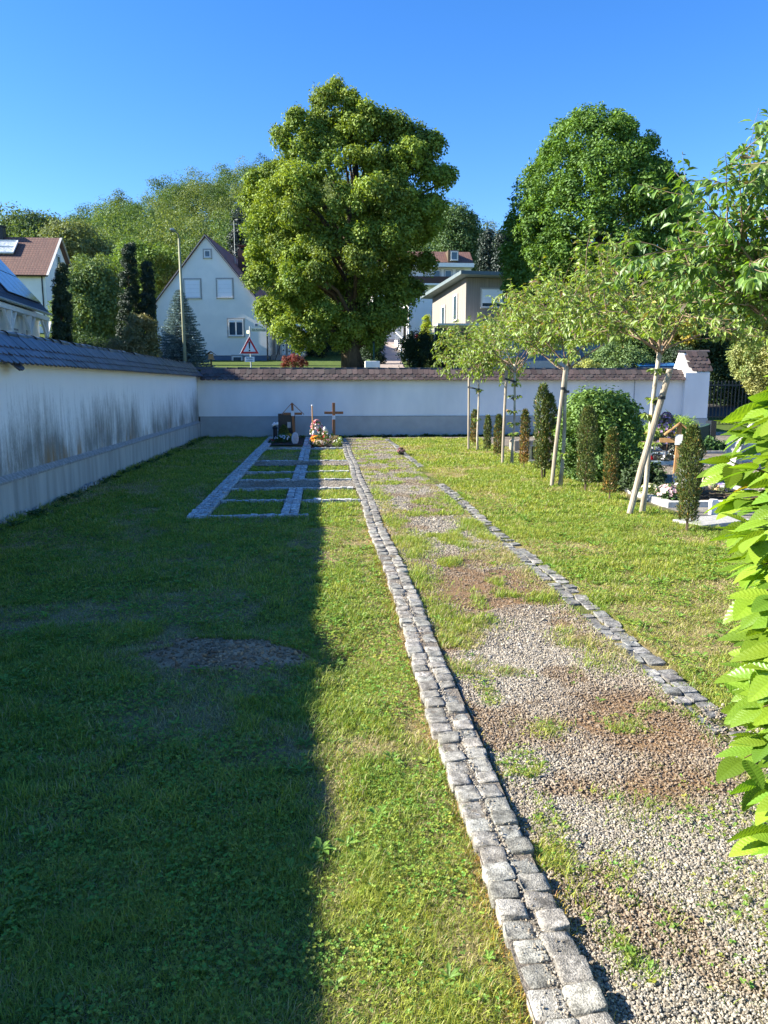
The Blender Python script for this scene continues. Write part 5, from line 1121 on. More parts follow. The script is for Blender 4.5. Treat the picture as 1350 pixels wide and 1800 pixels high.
stake('leaning stake of the third young tree in front of the green bush', (3.58,11.8,0), (3.74,11.8,1.86), .032, (3.77,11.8,1.55), 3)
stake('thick strongly leaning stake crossing the trunk of the nearest visible young tree', (3.76,9.15,0), (4.17,9.1,1.78), .038, (4.10,9.28,1.45), 4)

# ---------------------------------------------------------------- columnar yews and bush
def yew(label, x, y, h, rad, seed, n=2600, brown=.3, multi=1, size=.05):
    n = int(n*1.7)
    r = np.random.default_rng(seed); t = thing('columnar_yew', label, 'shrub', (x, y, 0), 'small columnar yews along the edge of the graves'); P=[];D=[]
    mb = MB(); parts = []
    for m in range(multi):
        ox = (m-(multi-1)/2)*rad*.9; hh = h*(1-.10*m); mb.tube([(x+ox*.3,y,-.05),(x+ox,y,hh*.9)],[rad*.13,.006],6)
        u = r.random(n)**.85; z = .10*hh + u*hh*.9; pr = rad*np.clip(1-((u-.42)/.62)**4, .1, 1)*(.75+.45*fbm(u*9+m*5, np.zeros(n)+seed, seed, 2)); q = r.random(n)**.35; a = r.uniform(0,6.28,n)
        lump = .72+.55*fbm(a*1.6+3, z*9, seed+3, 2)
        p = np.stack([x+ox+np.cos(a)*pr*q*lump, y+np.sin(a)*pr*q*lump, z], -1); d = np.stack([np.cos(a)*.55, np.sin(a)*.55, np.full(n,.9)], -1)+r.normal(0,.35,(n,3))
        V, F = inst(np.array([(0,0,0),(-.13,.5,0),(0,1,0),(.13,.5,0)]), LF, p, frames(r.normal(0,1,(n,3)), d), size*r.uniform(.6,1.4,n))
        bz = np.clip(brown*(1.3-u*1.1)+.4*(fbm(a*2, z*6, seed+9, 2)-.5), 0, 1)[:, None]; isb = r.random((n,1)) < bz
        c = np.where(isb, np.array([.27,.15,.032]), np.array([.095,.13,.028]))*r.uniform(.55,1.45,(n,1)); parts.append((V, F, c.repeat(4,0)))
    v, f, c = merge(parts); mesh_np('foliage', v, f, M['needle'], t, cols=c); mb.build('stem', M['bark'], t); return t
yew('tiny half-brown yew beside the farthest young tree', 3.96, 20.0, .95, .10, 1, 1500, .5)
yew('slim dark green yew, left one of the close pair near the far wall', 3.88, 18.0, .88, .075, 2, 1300, .12)
yew('slim green yew with brown foot, right one of the close pair near the far wall', 3.82, 16.6, .95, .09, 3, 1500, .35)
yew('slim rusty-brown yew right of the second young tree', 3.85, 14.5, 1.12, .085, 4, 1500, .75)
yew('tall twin-stemmed dark green yew left of the green bush', 3.80, 13.0, 1.60, .13, 5, 2400, .10, 2)
yew('broad dark yew standing in front of the green bush', 3.96, 11.3, 1.27, .14, 6, 4200, .08, 1, .04)
yew('small thin olive yew between the green bush and the crossing stake', 4.0, 10.4, 1.0, .09, 7, 3000, .28, 1, .04)
yew('dense nearest yew beside the hedge leaves in front of the stone edging', 3.99, 8.05, 1.16, .12, 8, 6500, .14, 1, .032)
def cloudbush(name, label, cat, c0, rx, ry, h, ncl, clr, per, size, ca, cb, seed, mat='leaf', group=None, stems=8, tv=LV2, tf=LF2, part='foliage', z0=0):
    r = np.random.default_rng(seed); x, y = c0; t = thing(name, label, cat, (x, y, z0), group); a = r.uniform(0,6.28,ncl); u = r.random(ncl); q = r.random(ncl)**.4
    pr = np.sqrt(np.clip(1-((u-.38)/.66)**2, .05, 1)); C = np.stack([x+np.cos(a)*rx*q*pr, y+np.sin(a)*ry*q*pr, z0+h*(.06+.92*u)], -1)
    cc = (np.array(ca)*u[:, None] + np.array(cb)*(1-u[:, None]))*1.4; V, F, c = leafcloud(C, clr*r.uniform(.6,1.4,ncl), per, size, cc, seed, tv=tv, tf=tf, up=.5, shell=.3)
    mesh_np(part, V, F, M[mat], t, cols=c); mb = MB()
    for k in range(stems): c_ = C[k % ncl]; mb.tube([(x+r.normal(0,rx*.12), y+r.normal(0,ry*.12), z0-.03), tuple(c_)], [max(.004,h*.012), .003], 5, False)
    mb.build('stems', M['twig'], t); return t
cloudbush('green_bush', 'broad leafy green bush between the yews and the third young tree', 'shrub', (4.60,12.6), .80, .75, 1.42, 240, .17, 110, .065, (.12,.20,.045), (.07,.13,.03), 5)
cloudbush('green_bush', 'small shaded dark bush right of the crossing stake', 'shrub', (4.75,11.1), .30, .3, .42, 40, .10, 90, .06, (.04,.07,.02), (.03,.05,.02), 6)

# ---------------------------------------------------------------- graves
def flowers(name, label, cat, loc, rx, ry, h, ncl, green, petals, nfl, fsz, seed, group=None, pot=None):
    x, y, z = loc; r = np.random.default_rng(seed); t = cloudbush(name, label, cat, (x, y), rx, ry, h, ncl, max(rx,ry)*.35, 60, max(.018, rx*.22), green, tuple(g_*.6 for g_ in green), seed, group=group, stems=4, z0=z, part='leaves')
    n = nfl; a = r.uniform(0,6.28,n); el = r.uniform(.05,1.5,n); d = np.stack([np.cos(a)*np.cos(el), np.sin(a)*np.cos(el), np.sin(el)], -1)
    P = np.array([x,y,z+h*.45])+d*np.array([rx,ry,h*.6])*1.05; m = 5
    dd = d.repeat(m,0); ang = np.tile(np.arange(m)*1.2566, n); e1 = norm(np.cross(dd, np.tile([.3,.2,.9],(n*m,1)))); e2 = np.cross(dd, e1); T_ = e1*np.cos(ang)[:,None]+e2*np.sin(ang)[:,None]+dd*.35
    V, F = inst(np.array([(0,0,0),(-.38,.55,.05),(0,1,.05),(.38,.55,.05)]), LF, P.repeat(m,0), frames(dd, T_), np.full(n*m, fsz))
    pc = np.array(petals)[r.integers(0, len(petals), n)]*r.uniform(.8,1.15,(n,1)); mesh_np('blossoms', V, F, M['petal'], t, cols=pc.repeat(m,0).repeat(4,0))
    if pot:
        b = MB(); b.lathe((x,y,z-.0),[(rx*.5,0),(rx*.72,h*.3),(rx*.78,h*.33),(rx*.7,h*.33)],12); b.build('pot', M[pot], t)
    return t
def roofed_cross(label, x, y, H, hb_, hw, wd, rw, rdrop, mat, group, yaw=0, lean=0):
    t = thing('roofed_grave_cross', label, 'grave cross', (x, y, 0), group); T0 = frame((x,y,0), yaw); T = lambda p: T0((p[0]+lean*p[2], p[1], p[2]))
    b = MB(T); b.box((-wd/2,-wd/2,-.1),(wd/2,wd/2,H-.03)); b.build('upright', M[mat], t, bevel=.003)
    b = MB(T); b.box((-hw,-wd*.42,hb_),(-wd/2,wd*.42,hb_+wd)); b.box((wd/2,-wd*.42,hb_),(hw,wd*.42,hb_+wd)); b.build('crossbar', M[mat], t)
    b = MB(T); b.add([(0,-.07,H),(0,.07,H),(-rw,.07,H-rdrop),(-rw,-.07,H-rdrop),(0,-.07,H-.022),(0,.07,H-.022),(-rw,.07,H-rdrop-.022),(-rw,-.07,H-rdrop-.022)],[(0,1,2,3),(4,7,6,5),(0,3,7,4),(1,5,6,2),(2,6,7,3),(0,4,5,1)])
    b.add([(0.001,-.07,H),(0.001,.07,H),(rw,.07,H-rdrop),(rw,-.07,H-rdrop),(0.001,-.07,H-.022),(0.001,.07,H-.022),(rw,.07,H-rdrop-.022),(rw,-.07,H-rdrop-.022)],[(0,3,2,1),(4,5,6,7),(0,4,7,3),(1,2,6,5),(2,3,7,6),(0,1,5,4)])
    b.build('little_roof', M[mat], t)
    b = MB(T); b.box((-.05,-wd/2-.012,hb_-.03),(.05,-wd/2-.002,hb_+.12)); b.build('name_plate', M['white'], t); return t
def P2(px, py, Y): q = pz(px, py, Y); return float(q[0]), float(q[2])
# left grave with black headstone
hx, hz0 = P2(504.5, 766, 23.4); _, hz1 = P2(504, 727, 23.4); hwid = (P2(519.6,750,23.4)[0]-P2(490,750,23.4)[0])/2
t = thing('headstone', 'black polished upright headstone behind the roofed cross at the far wall', 'headstone', (hx, 23.4, 0))
b = MB(); b.box((hx-hwid,23.34,.08),(hx+hwid,23.46,hz1)); b.build('slab', M['blackstone'], t, bevel=.008); b = MB(); b.box((hx-hwid-.06,23.25,-.05),(hx+hwid+.06,23.55,.079)); b.build('base', M['greystone'], t, bevel=.01)
b = MB(); b.box((hx+.02,23.325,hz1-.42),(hx+.12,23.338,hz1-.25)); b.build('portrait_plate', M['palestone'], t)
cx1, cz1 = P2(513.5, 707.5, 22.9); roofed_cross('reddish wooden cross with a small gabled roof in front of the black headstone', cx1+.05, 22.9, cz1, cz1-.36, .27, .065, .33, .34, 'woodred', 'wooden grave crosses', 0, -.05)
def cross(label, x, y, H, hb_, hw, wd, mat, group):
    t = thing('grave_cross', label, 'grave cross', (x,y,0), group); b = MB(); b.box((x-wd/2,y-wd/2,-.1),(x+wd/2,y+wd/2,H)); b.build('upright', M[mat], t, bevel=.004)
    b = MB(); b.box((x-hw,y-wd*.4,hb_),(x-wd/2,y+wd*.4,hb_+wd*.85)); b.box((x+wd/2,y-wd*.4,hb_),(x+hw,y+wd*.4,hb_+wd*.85)); b.build('crossbar', M[mat], t)
    b = MB(); b.box((x-.045,y-wd/2-.014,hb_-.16),(x+.045,y-wd/2-.003,hb_-.04)); b.build('name_plate', M['white'], t)
cx2, cz2 = P2(586.5, 708, 23.0); cross('plain brown wooden cross with a small white plate right of the flower heap', cx2, 23.0, cz2, cz2-.33, .28, .085, 'woodred', 'wooden grave crosses')
sx, sz = P2(548.5, 712, 20.6); t = thing('wooden_stake', 'thin light wooden rod with a pale tip standing in the flower heap', 'stake', (sx, 20.6, 0)); b = MB(); b.tube([(sx+.02,20.6,-.05),(sx,20.6,sz-.02)],[.017,.015],8); b.build('rod', M['wood'], t); b = MB(); b.tube([(sx,20.6,sz-.02),(sx,20.6,sz+.01)],.02,8); b.build('tip', M['white'], t)
M['petalw'] = M['white']
for (px, py, lab) in ((484,776,'tall dark grave lantern topped with white blossoms at the left end of the grave row'),):
    x_, _ = P2(px, py, 22.6); t = thing('grave_lantern', lab, 'lantern', (x_, 22.6, 0)); b = MB(); b.lathe((x_,22.6,0),[(.09,0),(.09,.05),(.06,.08),(.06,.34),(.085,.37),(.03,.44)],8); b.build('lantern_body', M['darkmetal'], t)
    b = MB(); [b.blob((x_+random.uniform(-.07,.07),22.6+random.uniform(-.06,.06),.47+random.uniform(-.02,.04)),.035,6,4) for _ in range(10)]; b.build('white_blossoms', M['white'], t)
x_, _ = P2(499, 770, 22.7); 
def cone_shrub(label, x, y, h, rad, seed): 
    r = np.random.default_rng(seed); n = 1500; u = r.random(n)**1.4; a = r.uniform(0,6.28,n); pr = rad*np.minimum(1, (1-u)*1.9)**.7; p = np.stack([x+np.cos(a)*pr, y+np.sin(a)*pr, .04+u*h], -1)
    t = thing('conical_shrub', label, 'shrub', (x,y,0)); V, F = inst(np.array([(0,0,0),(-.2,.5,0),(0,1,0),(.2,.5,0)]), LF, p, frames(r.normal(0,1,(n,3)), np.stack([np.cos(a)*.6,np.sin(a)*.6,np.full(n,.8)],-1)+r.normal(0,.3,(n,3))), .045*r.uniform(.6,1.3,n))
    mesh_np('foliage', V, F, M['leaf'], t, cols=(np.array([.12,.15,.03])*r.uniform(.6,1.4,(n,1))).repeat(4,0)); MB().tube([(x,y,-.05),(x,y,h*.7)],[.015,.005],6).build('stem', M['bark'], t)
cone_shrub('small cone-shaped evergreen in front of the black headstone', x_, 22.7, .40, .14, 3)
GF = 'flower plantings on the graves'
def fl(label, px, Y, rx, h, green, petals, nfl, fsz, seed, pot=None, name='grave_flowers', z=0.01, ry=None, ncl=14):
    x_ = float(pz(px, 780, Y)[0]); return flowers(name, label, 'flowers', (x_, Y, z), rx, ry or rx, h, ncl, green, petals, nfl, fsz, seed, GF, pot)
gd = (.06,.12,.03)
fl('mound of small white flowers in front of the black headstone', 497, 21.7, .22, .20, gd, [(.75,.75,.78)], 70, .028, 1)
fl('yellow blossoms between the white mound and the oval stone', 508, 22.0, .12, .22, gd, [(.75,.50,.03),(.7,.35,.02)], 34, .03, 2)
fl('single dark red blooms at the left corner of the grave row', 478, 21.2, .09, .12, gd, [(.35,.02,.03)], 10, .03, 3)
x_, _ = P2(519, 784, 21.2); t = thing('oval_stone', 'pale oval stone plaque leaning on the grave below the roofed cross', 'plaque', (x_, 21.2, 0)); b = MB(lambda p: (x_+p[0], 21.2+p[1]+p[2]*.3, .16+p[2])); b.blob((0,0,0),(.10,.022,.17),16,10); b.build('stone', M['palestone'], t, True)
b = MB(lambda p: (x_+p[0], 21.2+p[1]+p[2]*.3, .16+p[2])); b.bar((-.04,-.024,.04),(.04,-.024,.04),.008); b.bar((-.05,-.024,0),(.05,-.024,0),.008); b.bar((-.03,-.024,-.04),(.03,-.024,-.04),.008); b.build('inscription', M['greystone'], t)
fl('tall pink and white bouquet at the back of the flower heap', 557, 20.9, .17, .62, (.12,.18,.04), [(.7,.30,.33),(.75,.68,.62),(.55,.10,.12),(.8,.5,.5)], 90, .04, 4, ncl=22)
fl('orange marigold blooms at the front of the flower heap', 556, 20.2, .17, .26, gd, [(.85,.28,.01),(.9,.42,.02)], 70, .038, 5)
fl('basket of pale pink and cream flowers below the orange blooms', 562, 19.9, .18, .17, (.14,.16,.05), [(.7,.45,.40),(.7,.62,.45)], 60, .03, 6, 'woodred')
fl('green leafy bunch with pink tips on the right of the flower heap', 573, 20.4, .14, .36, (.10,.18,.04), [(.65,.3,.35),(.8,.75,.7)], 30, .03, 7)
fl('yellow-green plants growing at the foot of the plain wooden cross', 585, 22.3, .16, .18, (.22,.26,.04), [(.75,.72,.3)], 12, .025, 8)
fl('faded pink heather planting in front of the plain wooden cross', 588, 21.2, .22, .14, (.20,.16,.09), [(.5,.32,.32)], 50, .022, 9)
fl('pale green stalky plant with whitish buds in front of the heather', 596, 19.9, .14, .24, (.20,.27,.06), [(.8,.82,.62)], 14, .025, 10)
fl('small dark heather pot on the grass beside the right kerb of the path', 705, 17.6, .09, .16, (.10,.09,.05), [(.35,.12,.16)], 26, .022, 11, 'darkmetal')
def glass_candle(label, px, Y, h, rad, colm, grp): 
    x_ = float(pz(px, 780, Y)[0]); t = thing('grave_candle', label, 'candle', (x_, Y, 0), grp); MB().lathe((x_,Y,0),[(rad*.85,0),(rad,h*.1),(rad,h*.7),(rad*.8,h*.75)],12).build('glass_cup', M[colm], t); MB().lathe((x_,Y,h*.75),[(rad*.9,0),(rad*.9,h*.12),(rad*.4,h*.25)],12).build('lid', M['galv'], t)
M['redglass'] = pmat('red_candle_glass', (.45,.015,.02), None, 4, .15, 0, spec=.7)
glass_candle('tall red grave candle left of the orange blooms', 552, 20.35, .42, .06, 'redglass', 'grave candles'); glass_candle('white grave candle behind the red one in the flower heap', 552, 20.9, .58, .05, 'white', 'grave candles'); glass_candle('dark red grave candle right of the tall bouquet', 572, 21.5, .46, .07, 'redglass', 'grave candles')
v, f, c = merge([setts([(-1.4,-.56,20.6,20.68,'x',1)], lambda t_: .03+0*t_, 9)])
o = mesh_np('soil_bed', np.array([(x_, y_, .022) for y_ in np.linspace(20.7,23.6,20) for x_ in np.linspace(-1.40,-.56,8)]) + np.random.default_rng(1).normal(0,.006,(160,3))*[0,0,1], grid_faces(8,20), M['soil']); tag(o, kind='structure')
o = mesh_np('soil_bed', np.array([(x_, y_, .024) for y_ in np.linspace(19.75,23.6,20) for x_ in np.linspace(-.30,.46,8)]) + np.random.default_rng(2).normal(0,.006,(160,3))*[0,0,1], grid_faces(8,20), M['soil']); tag(o, kind='structure')

# right graves
roofed_cross('light new wooden cross with a gabled roof among the graves on the right', 5.16, 10.9, P2(1184,742,10.9)[1], P2(1180,778,10.9)[1], .26, .062, .20, .17, 'wood', 'wooden grave crosses', -18, .03)
def edging(label, x0, x1, y0, y1, w_, h, mat): 
    t = thing('grave_edging', label, 'edging', ((x0+x1)/2, (y0+y1)/2, 0), 'stone grave surrounds on the right')
    for q0, q1 in (((x0,y0,-.05),(x1,y0+w_,h)), ((x0,y1-w_,-.05),(x1,y1,h)), ((x0,y0+w_+.003,-.05),(x0+w_,y1-w_-.003,h-.003)), ((x1-w_,y0+w_+.003,-.05),(x1,y1-w_-.003,h-.003))): MB().box(q0, q1).build('slab', M[mat], t, bevel=.006)
    b = MB(); b.box((x0+w_+.003,y0+w_+.003,-.06),(x1-w_-.003,y1-w_-.003,h-.03)); b.build('soil_fill', M['soil'], t)
edging('pale stone surround of the grave with the light wooden cross', 4.55, 6.35, 9.75, 11.3, .12, .07, 'palestone')
edging('pale bluish stone surround with small ornaments behind the light wooden cross', 6.1, 7.9, 14.9, 16.9, .14, .09, 'bluestone')
edging('grey stone surround of the grave with the dark green headstone', 8.3, 10.2, 17.3, 19.4, .14, .08, 'greystone')
t = thing('stone_slab', 'flat grey stone slab in the grass right of the nearest yew', 'slab', (4.5,8.5,0)); b = MB(frame((4.55,8.55,0), 22)); b.box((-.42,-.22,-.05),(.42,.22,.045)); b.build('slab', M['greystone'], t, bevel=.01)
t = thing('white_marker_post', 'short white round post behind the grey stone slab', 'post', (4.86,9.15,0)); MB().lathe((4.86,9.15,0),[(.055,-.02),(.055,.17),(.05,.19),(.0,.195)],14).build('post', M['white'], t)
M['statue'] = pmat('weathered_white_statue', (.66,.66,.64), (.36,.37,.37), 30, .8, .4)
def angel(label, x, y, s):
    t = thing('angel_statue', label, 'statue', (x, y, .04)); T = frame((x, y, .04), -35); m = lambda p: T((p[0]*s, p[1]*s, p[2]*s)); b = MB(m)
    b.blob((0,0,.10),(.30,.26,.14),14,8,.05); b.blob((0,-.02,.32),(.19,.17,.24),14,8,.04); b.blob((0,-.02,.52),(.15,.12,.13),12,8); b.blob((0,-.05,.75),(.105,.11,.13),14,10); b.blob((0,0,.80),(.125,.12,.11),12,8,.10)
    for sg_ in (-1,1):
        b.tube([(sg_*.13,-.02,.56),(sg_*.20,-.13,.40),(sg_*.06,-.22,.50),(0,-.20,.62)],[.055,.048,.038,.03],8); b.tube([(sg_*.12,-.05,.12),(sg_*.20,-.30,.20),(sg_*.12,-.36,.04)],[.09,.07,.055],8)
    b.blob((0,-.155,.74),(.018,.02,.025),6,5); b.build('body', M['statue'], t, True)
    b = MB(m)
    for sg_ in (-1,1):
        pr = [(.03,.35),(.10,.62),(.26,.78),(.34,.70),(.32,.50),(.22,.34),(.10,.26)]; vs = [(sg_*x_, .14+.10*x_, z_) for x_, z_ in pr]+[(sg_*x_, .18+.10*x_, z_) for x_, z_ in pr]; n = len(pr)
        b.add(vs, [tuple(range(n)), tuple(range(2*n-1,n-1,-1))]+[(i,(i+1)%n,(i+1)%n+n,i+n) for i in range(n)])
    b.build('wings', M['statue'], t)
angel('white crouching angel statue at the foot of the light wooden cross', 4.98, 10.25, .46)
t = thing('grave_lantern', 'black square grave lantern in front of the angel statue', 'lantern', (5.02,10.0,.04)); b = MB(); b.box((4.95,9.93,.04),(5.09,10.07,.07)); b.box((4.94,9.92,.21),(5.10,10.08,.235)); b.lathe((5.02,10.0,.236),[(.08,0),(.02,.06)],4)
for dx in (-.06,.06):
    for dy in (-.06,.06): b.box((5.02+dx-.008,10+dy-.008,.07),(5.02+dx+.008,10+dy+.008,.21))
b.build('cage', M['darkmetal'], t); MB().box((4.97,9.95,.072),(5.07,10.05,.205)).build('glass', M['glass'], t)
flowers('grave_flowers', 'mound of pale pink flowers left of the angel statue', 'flowers', (4.74,10.15,.03), .17, .15, .20, 16, gd, [(.8,.50,.52),(.8,.68,.66)], 110, .032, 21, GF)
flowers('grave_flowers', 'low cream and green planting at the corner of the pale stone surround', 'flowers', (4.66,10.6,.03), .12, .15, .16, 10, (.2,.26,.06), [(.75,.72,.5)], 24, .028, 22, GF)
def spotted(label, x, y):
    m = pmat('spotted_stone', (.75,.45,.20), (.70,.62,.48), 9, .6, .1); n = m.node_tree.nodes; l = m.node_tree.links; vo = n.new('ShaderNodeTexVoronoi'); vo.inputs['Scale'].default_value = 17; tc = n.new('ShaderNodeTexCoord'); l.new(tc.outputs['Object'], vo.inputs[0])
    cr = n.new('ShaderNodeValToRGB'); cr.color_ramp.elements[0].color = (.04,.025,.02,1); cr.color_ramp.elements[1].color = (1,1,1,1); cr.color_ramp.elements[0].position = .22; cr.color_ramp.elements[1].position = .30; l.new(vo.outputs['Distance'], cr.inputs[0])
    b_ = n['Principled BSDF']; src = b_.inputs['Base Color'].links[0].from_socket; mx = n.new('ShaderNodeMix'); mx.data_type = 'RGBA'; mx.blend_type = 'MULTIPLY'; mx.inputs[0].default_value = 1; l.new(src, mx.inputs[6]); l.new(cr.outputs[0], mx.inputs[7]); l.new(mx.outputs[2], b_.inputs['Base Color'])
    t = thing('spotted_stone', label, 'ornament', (x,y,.04)); b = MB(); b.blob((x,y,.20),(.12,.10,.19),14,10,.06); b.blob((x+.03,y-.02,.38),(.07,.07,.07),10,8,.05); b.blob((x+.12,y-.05,.10),(.12,.09,.09),12,8,.06); b.build('stone', m, t, True)
spotted('cream and orange ornament with dark spots beside the hedge leaves', 5.72, 10.9)
flowers('grave_flowers', 'small violet and white flowers at the foot of the spotted ornament', 'flowers', (5.72,10.55,.03), .15, .12, .16, 10, (.12,.15,.06), [(.3,.22,.5),(.7,.7,.75)], 22, .025, 23, GF)
t = thing('dead_branches', 'dry brown twigs and bark lying in the pale stone surround', 'twigs', (5.4,10.2,.05)); b = MB()
for k in range(16): a_ = random.uniform(-.5,.5); q = Vector((5.4+random.uniform(-.25,.35),10.2+random.uniform(-.2,.2),.06+random.uniform(0,.05))); b.tube([q-Vector((math.cos(a_)*.15,math.sin(a_)*.15,0)), q+Vector((0,0,.02)), q+Vector((math.cos(a_)*.15,math.sin(a_)*.15,random.uniform(-.01,.03)))],[.012,.016,.006],6)
b.build('twigs', M['bark'], t)
hx_ = 9.32; t = thing('headstone', 'dark green headstone with a hollow curved top right of the light wooden cross', 'headstone', (hx_, 18.2, 0)); zt_ = P2(1236,743,18.2)[1]
b = MB(); w1, w2 = P2(1222,760,18.2)[0], P2(1244,760,18.2)[0]; pr = [(w1,.06),(w2,.06)]+[(w2+(w1-w2)*s, zt_-.02-.10*s**.6) for s in np.linspace(0,1,8)]; b.prism(pr, 18.1, 18.28); b.build('slab', M['greenstone'], t, bevel=.006)
b = MB(); b.box((w2+.003,18.06,.06),(w2+.14,18.32,zt_+.05)); b.build('side_pillar', M['blackstone'], t, bevel=.005); b = MB(); b.box((w1-.1,18.0,-.03),(w2+.22,18.4,.057)); b.build('base', M['greystone'], t, bevel=.006)
flowers('grave_flowers', 'yellow blooming plants left of the dark green headstone', 'flowers', (8.75,18.6,.03), .30, .2, .36, 14, gd, [(.85,.65,.02)], 70, .05, 24, GF)
flowers('grave_flowers', 'red begonias left of the dark green headstone', 'flowers', (8.85,18.0,.03), .22, .2, .26, 14, gd, [(.75,.05,.02),(.8,.2,.05)], 60, .045, 25, GF)
flowers('grave_flowers', 'pink and white bedding flowers in front of the dark green headstone', 'flowers', (9.2,17.6,.03), .5, .12, .14, 18, gd, [(.8,.4,.45),(.8,.75,.75)], 60, .035, 26, GF)
flowers('grave_flowers', 'pink roses behind the leaning stake', 'flowers', (7.0,17.2,.03), .35, .2, .30, 14, gd, [(.8,.35,.35),(.8,.6,.5)], 50, .05, 27, GF)
cloudbush('ornamental_grass', 'sunlit tuft of fine green grass between the wooden cross and the far wall', 'plant', (9.6,20.6), .75, .4, .62, 60, .18, 110, .16, (.20,.30,.04), (.12,.2,.03), 8, tv=np.array([(0,0,0),(-.05,.4,.02),(0,1,0),(.05,.4,.02)]), tf=LF)
flowers('lavender_bush', 'purple flowering bush just right of the crossing trunk and stake', 'shrub', (6.9,15.1,.0), .22, .2, .98, 30, (.12,.13,.09), [(.36,.24,.40),(.42,.28,.42)], 120, .04, 28)
b = 0
for (px, Y, h, c_, lab) in ((1146,15.6,.20,'redglass','small red grave candle on the pale bluish surround'),(1190,15.8,.30,'white','white grave candle on the pale bluish surround')): glass_candle(lab, px, Y, h, .055, c_, 'grave candles')
t = thing('grave_bowl', 'dark bowl on a white stand on the pale bluish surround', 'bowl', (7.2,15.7,.06)); b = MB(); b.lathe((7.2,15.7,.06),[(.10,0),(.05,.06),(.05,.16),(.07,.18)],12); b.build('stand', M['white'], t); b = MB(); b.lathe((7.2,15.7,.241),[(.06,0),(.16,.10),(.17,.14),(.15,.14)],14); b.build('bowl', M['darkmetal'], t)
x_, z_ = P2(1288, 800, 14.0); t = thing('leaning_stone', 'slanting grey natural stone stele behind the hedge leaves', 'headstone', (x_, 14.0, 0)); b = MB(lambda p: (x_+p[0]+.32*p[2], 14+p[1], p[2])); b.tube([(0,0,-.05),(.0,0,.35),(.03,0,.75),(.06,0,.90)],[.14,.12,.08,.03],7); b.build('stone', M['greystone'], t)
x_, z_ = P2(1308, 800, 15.0); t = thing('headstone', 'low pale block headstone behind the hedge leaves', 'headstone', (x_, 15.0, 0)); b = MB(); b.box((x_-.32,14.85,-.05),(x_+.5,15.15,.46)); b.build('block', M['palestone'], t, bevel=.03); b = MB(); b.box((x_-.4,14.78,-.05),(x_+.58,14.846,.08)); b.build('base', M['greystone'], t)
t = thing('stone_block', 'brownish stone block lying in the grass between the close yew pair and the wall', 'stone', (4.9,18.6,0)); b = MB(frame((5.0,18.8,0),8)); b.box((-.35,-.15,-.05),(.30,.2,.26)); b.build('block', M['woodgrey'], t, bevel=.03)
t = thing('headstone', 'low dark headstone with a pink and white bunch behind the rusty-brown yew', 'headstone', (4.55,15.9,0)); b = MB(); b.box((4.35,15.8,-.05),(4.75,16.0,.34)); b.build('slab', M['blackstone'], t, bevel=.01); b = MB(); b.box((4.28,15.72,-.05),(4.82,15.796,.05)); b.build('base', M['greystone'], t)
flowers('grave_flowers', 'pink and white bunch on the low dark headstone', 'flowers', (4.55,15.9,.341), .12, .1, .28, 8, (.1,.12,.06), [(.7,.3,.4),(.8,.75,.75)], 30, .03, 29, GF)

# ---------------------------------------------------------------- hornbeam hedge in the foreground
def horn_template(nr=45, nc=7, L=1., W=.29, pleats=11):
    vs = []; 
    for i in range(nr):
        u = i/(nr-1)
        wd = W*(math.sin(math.pi*u**.80))**.72*(1-.25*u) if 0 < u < 1 else 0.002
        for j in range(nc):
            v = -1+2*j/(nc-1); ph = (u - abs(v)*.11)*pleats*1.0; tri_ = abs((ph % 1.0)-.5)*2
            ww = wd*(1+(.06 if abs(v) == 1 else 0)*(tri_-.5)*2)
            vs.append((v*ww, u + abs(v)*.035*0 , .017*(tri_-.5)*min(1, abs(v)*2.2)*(1-u**6) + .10*abs(v)*wd - .16*u*u))
    fs = [(i*nc+j, i*nc+j+1, (i+1)*nc+j+1, (i+1)*nc+j) for i in range(nr-1) for j in range(nc-1)]
    return np.array(vs), [np.array(fs)]
HV, HF = horn_template()
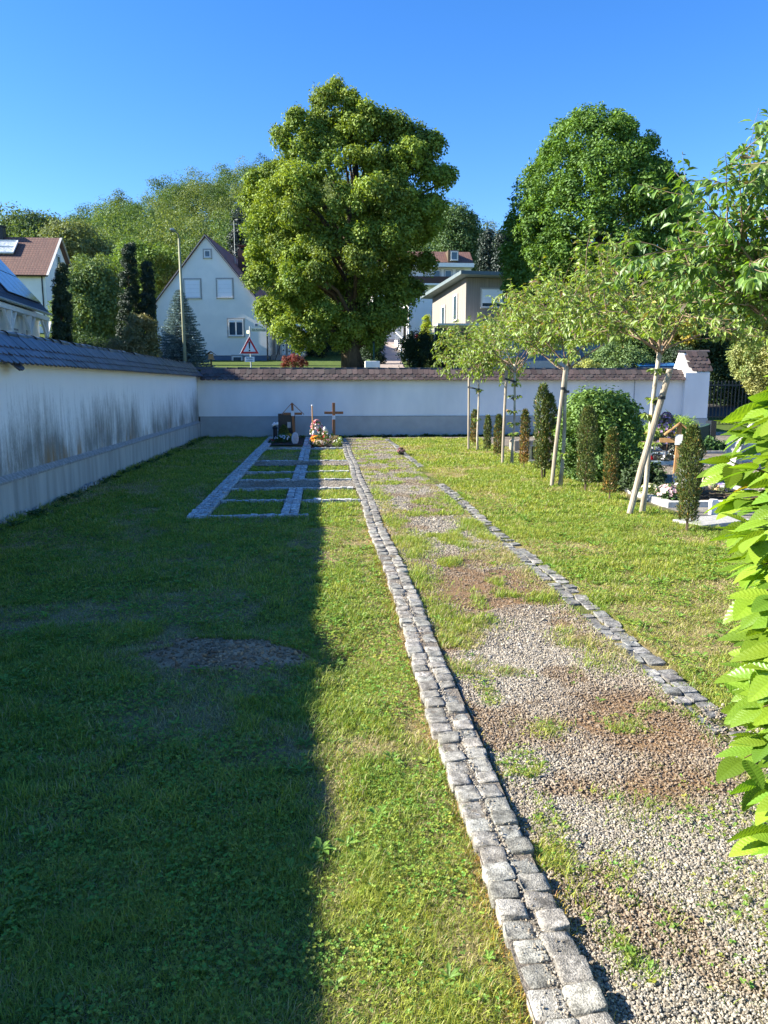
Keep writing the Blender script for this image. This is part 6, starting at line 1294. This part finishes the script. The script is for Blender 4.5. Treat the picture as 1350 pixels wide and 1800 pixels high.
def hornbeam():
    r = np.random.default_rng(2024); t = thing('hornbeam_hedge', 'bright yellow-green hornbeam hedge with ribbed leaves at the right edge in the foreground', 'hedge', (1.35,1.35,0))
    P = []; D = []; N_ = []; S = []; tw = MB()
    def shoot(p0, d, L, n, lead=.076):
        d = norm(np.array(d, float)); p = [np.array(p0, float)]; m = n; side = norm(np.cross(d, [0,0,1])); upv = np.cross(side, d); tiltv = r.normal(0,.35)
        pl = norm(upv*math.cos(tiltv)+side*math.sin(tiltv)); sd = np.cross(d, pl)
        for k in range(m):
            d = norm(d + r.normal(0,.05,3) + [0,0,-.02]); q = p[-1]+d*L/m; p.append(q); s = 1 if k % 2 else -1
            P.append(q); D.append(d*.62 + sd*s*.80 + r.normal(0,.12,3) + [0,0,-.10]); N_.append(pl + r.normal(0,.22,3)); S.append(lead*r.uniform(.55,1.25)*(1-.25*(k < 1)))
        P.append(p[-1]); D.append(d+[0,0,-.1]); N_.append(pl+r.normal(0,.15,3)); S.append(lead*r.uniform(.8,1.1))
        tw.tube([tuple(q) for q in p], list(np.linspace(.0022,.0010,len(p))), 5, False)
    # face envelope: how far the hedge reaches to the left at each height
    env_z = [.25,.50,.62,.77,.84,.95,1.06,1.18,1.27,1.31,1.38,1.43,1.50,1.56,1.62,1.72]; env_px = [1320,1325,1345,1322,1306,1285,1296,1278,1268,1252,1226,1214,1236,1262,1288,1330]
    env_a = [.512+(q-1230-26+(60 if zq < .75 else 0))*.00082 for q, zq in zip(env_px, env_z)]
    for k in range(880):
        z = r.uniform(.35,1.70); Y = r.uniform(1.12,1.7); a = float(np.interp(z, env_z, env_a)); depth = r.random()**1.5*.42; x_ = a*Y + depth + .045 + (.05 if z < .8 else 0)
        L = r.uniform(.17,.30); dd = np.array([-1.0, r.normal(-.25,.40), r.normal(.10,.28)]); dd = norm(dd); tip = np.array([x_, Y, z]); p0 = tip - dd*L*1.0 + [.075,0,0]
        shoot(p0, dd, L, r.integers(4,7))
    for k in range(150):
        p0 = np.array([r.uniform(1.22,2.1), r.uniform(1.0,1.9), r.uniform(.15,1.6)]); dd = np.array([r.normal(0,1), r.normal(-.3,1), r.normal(.3,.5)]); shoot(p0, dd, r.uniform(.15,.28), 5)
    # woody skeleton
    wb = MB()
    for k in range(7):
        x_ = 1.15+k*.16; y_ = 1.35+r.uniform(-.1,.15); pts = [(x_,y_,-.05),(x_+r.normal(0,.03),y_,.5),(x_+r.normal(0,.05),y_+r.normal(0,.05),1.0),(x_+r.normal(0,.08),y_,1.5)]; wb.tube(pts,[.018,.014,.009,.004],7)
        for j in range(9): z = .25+j*.15; a = r.uniform(1.9,4.4); wb.tube([(x_,y_,z),(x_+math.cos(a)*.12,y_+math.sin(a)*.1,z+.08),(x_+math.cos(a)*.24,y_+math.sin(a)*.18,z+.14)],[.006,.004,.002],5,False)
    P=np.array(P); D=np.array(D); N_=np.array(N_); S=np.array(S); D = norm(D); P = P + D*(S*.08)[:, None]
    V, F = inst(HV, HF, P, frames(N_, D), S); n = len(P)
    k = r.random((n,1)); c = np.array([.29,.42,.035])*k + np.array([.15,.29,.03])*(1-k); c = c*r.uniform(.62,1.2,(n,1)); yb = r.random(n) < .012; c[yb] = [.35,.27,.05]
    mesh_np('foliage', V, F, M['hornbeam'], t, cols=c.repeat(len(HV),0), smooth=False); tw.build('twigs', M['twig'], t); wb.build('stems', M['bark'], t, True)
hornbeam()

# scattered small things on the ground
dz_ = [(.10,2.02),(-.12,3.2),(-.30,2.25)]
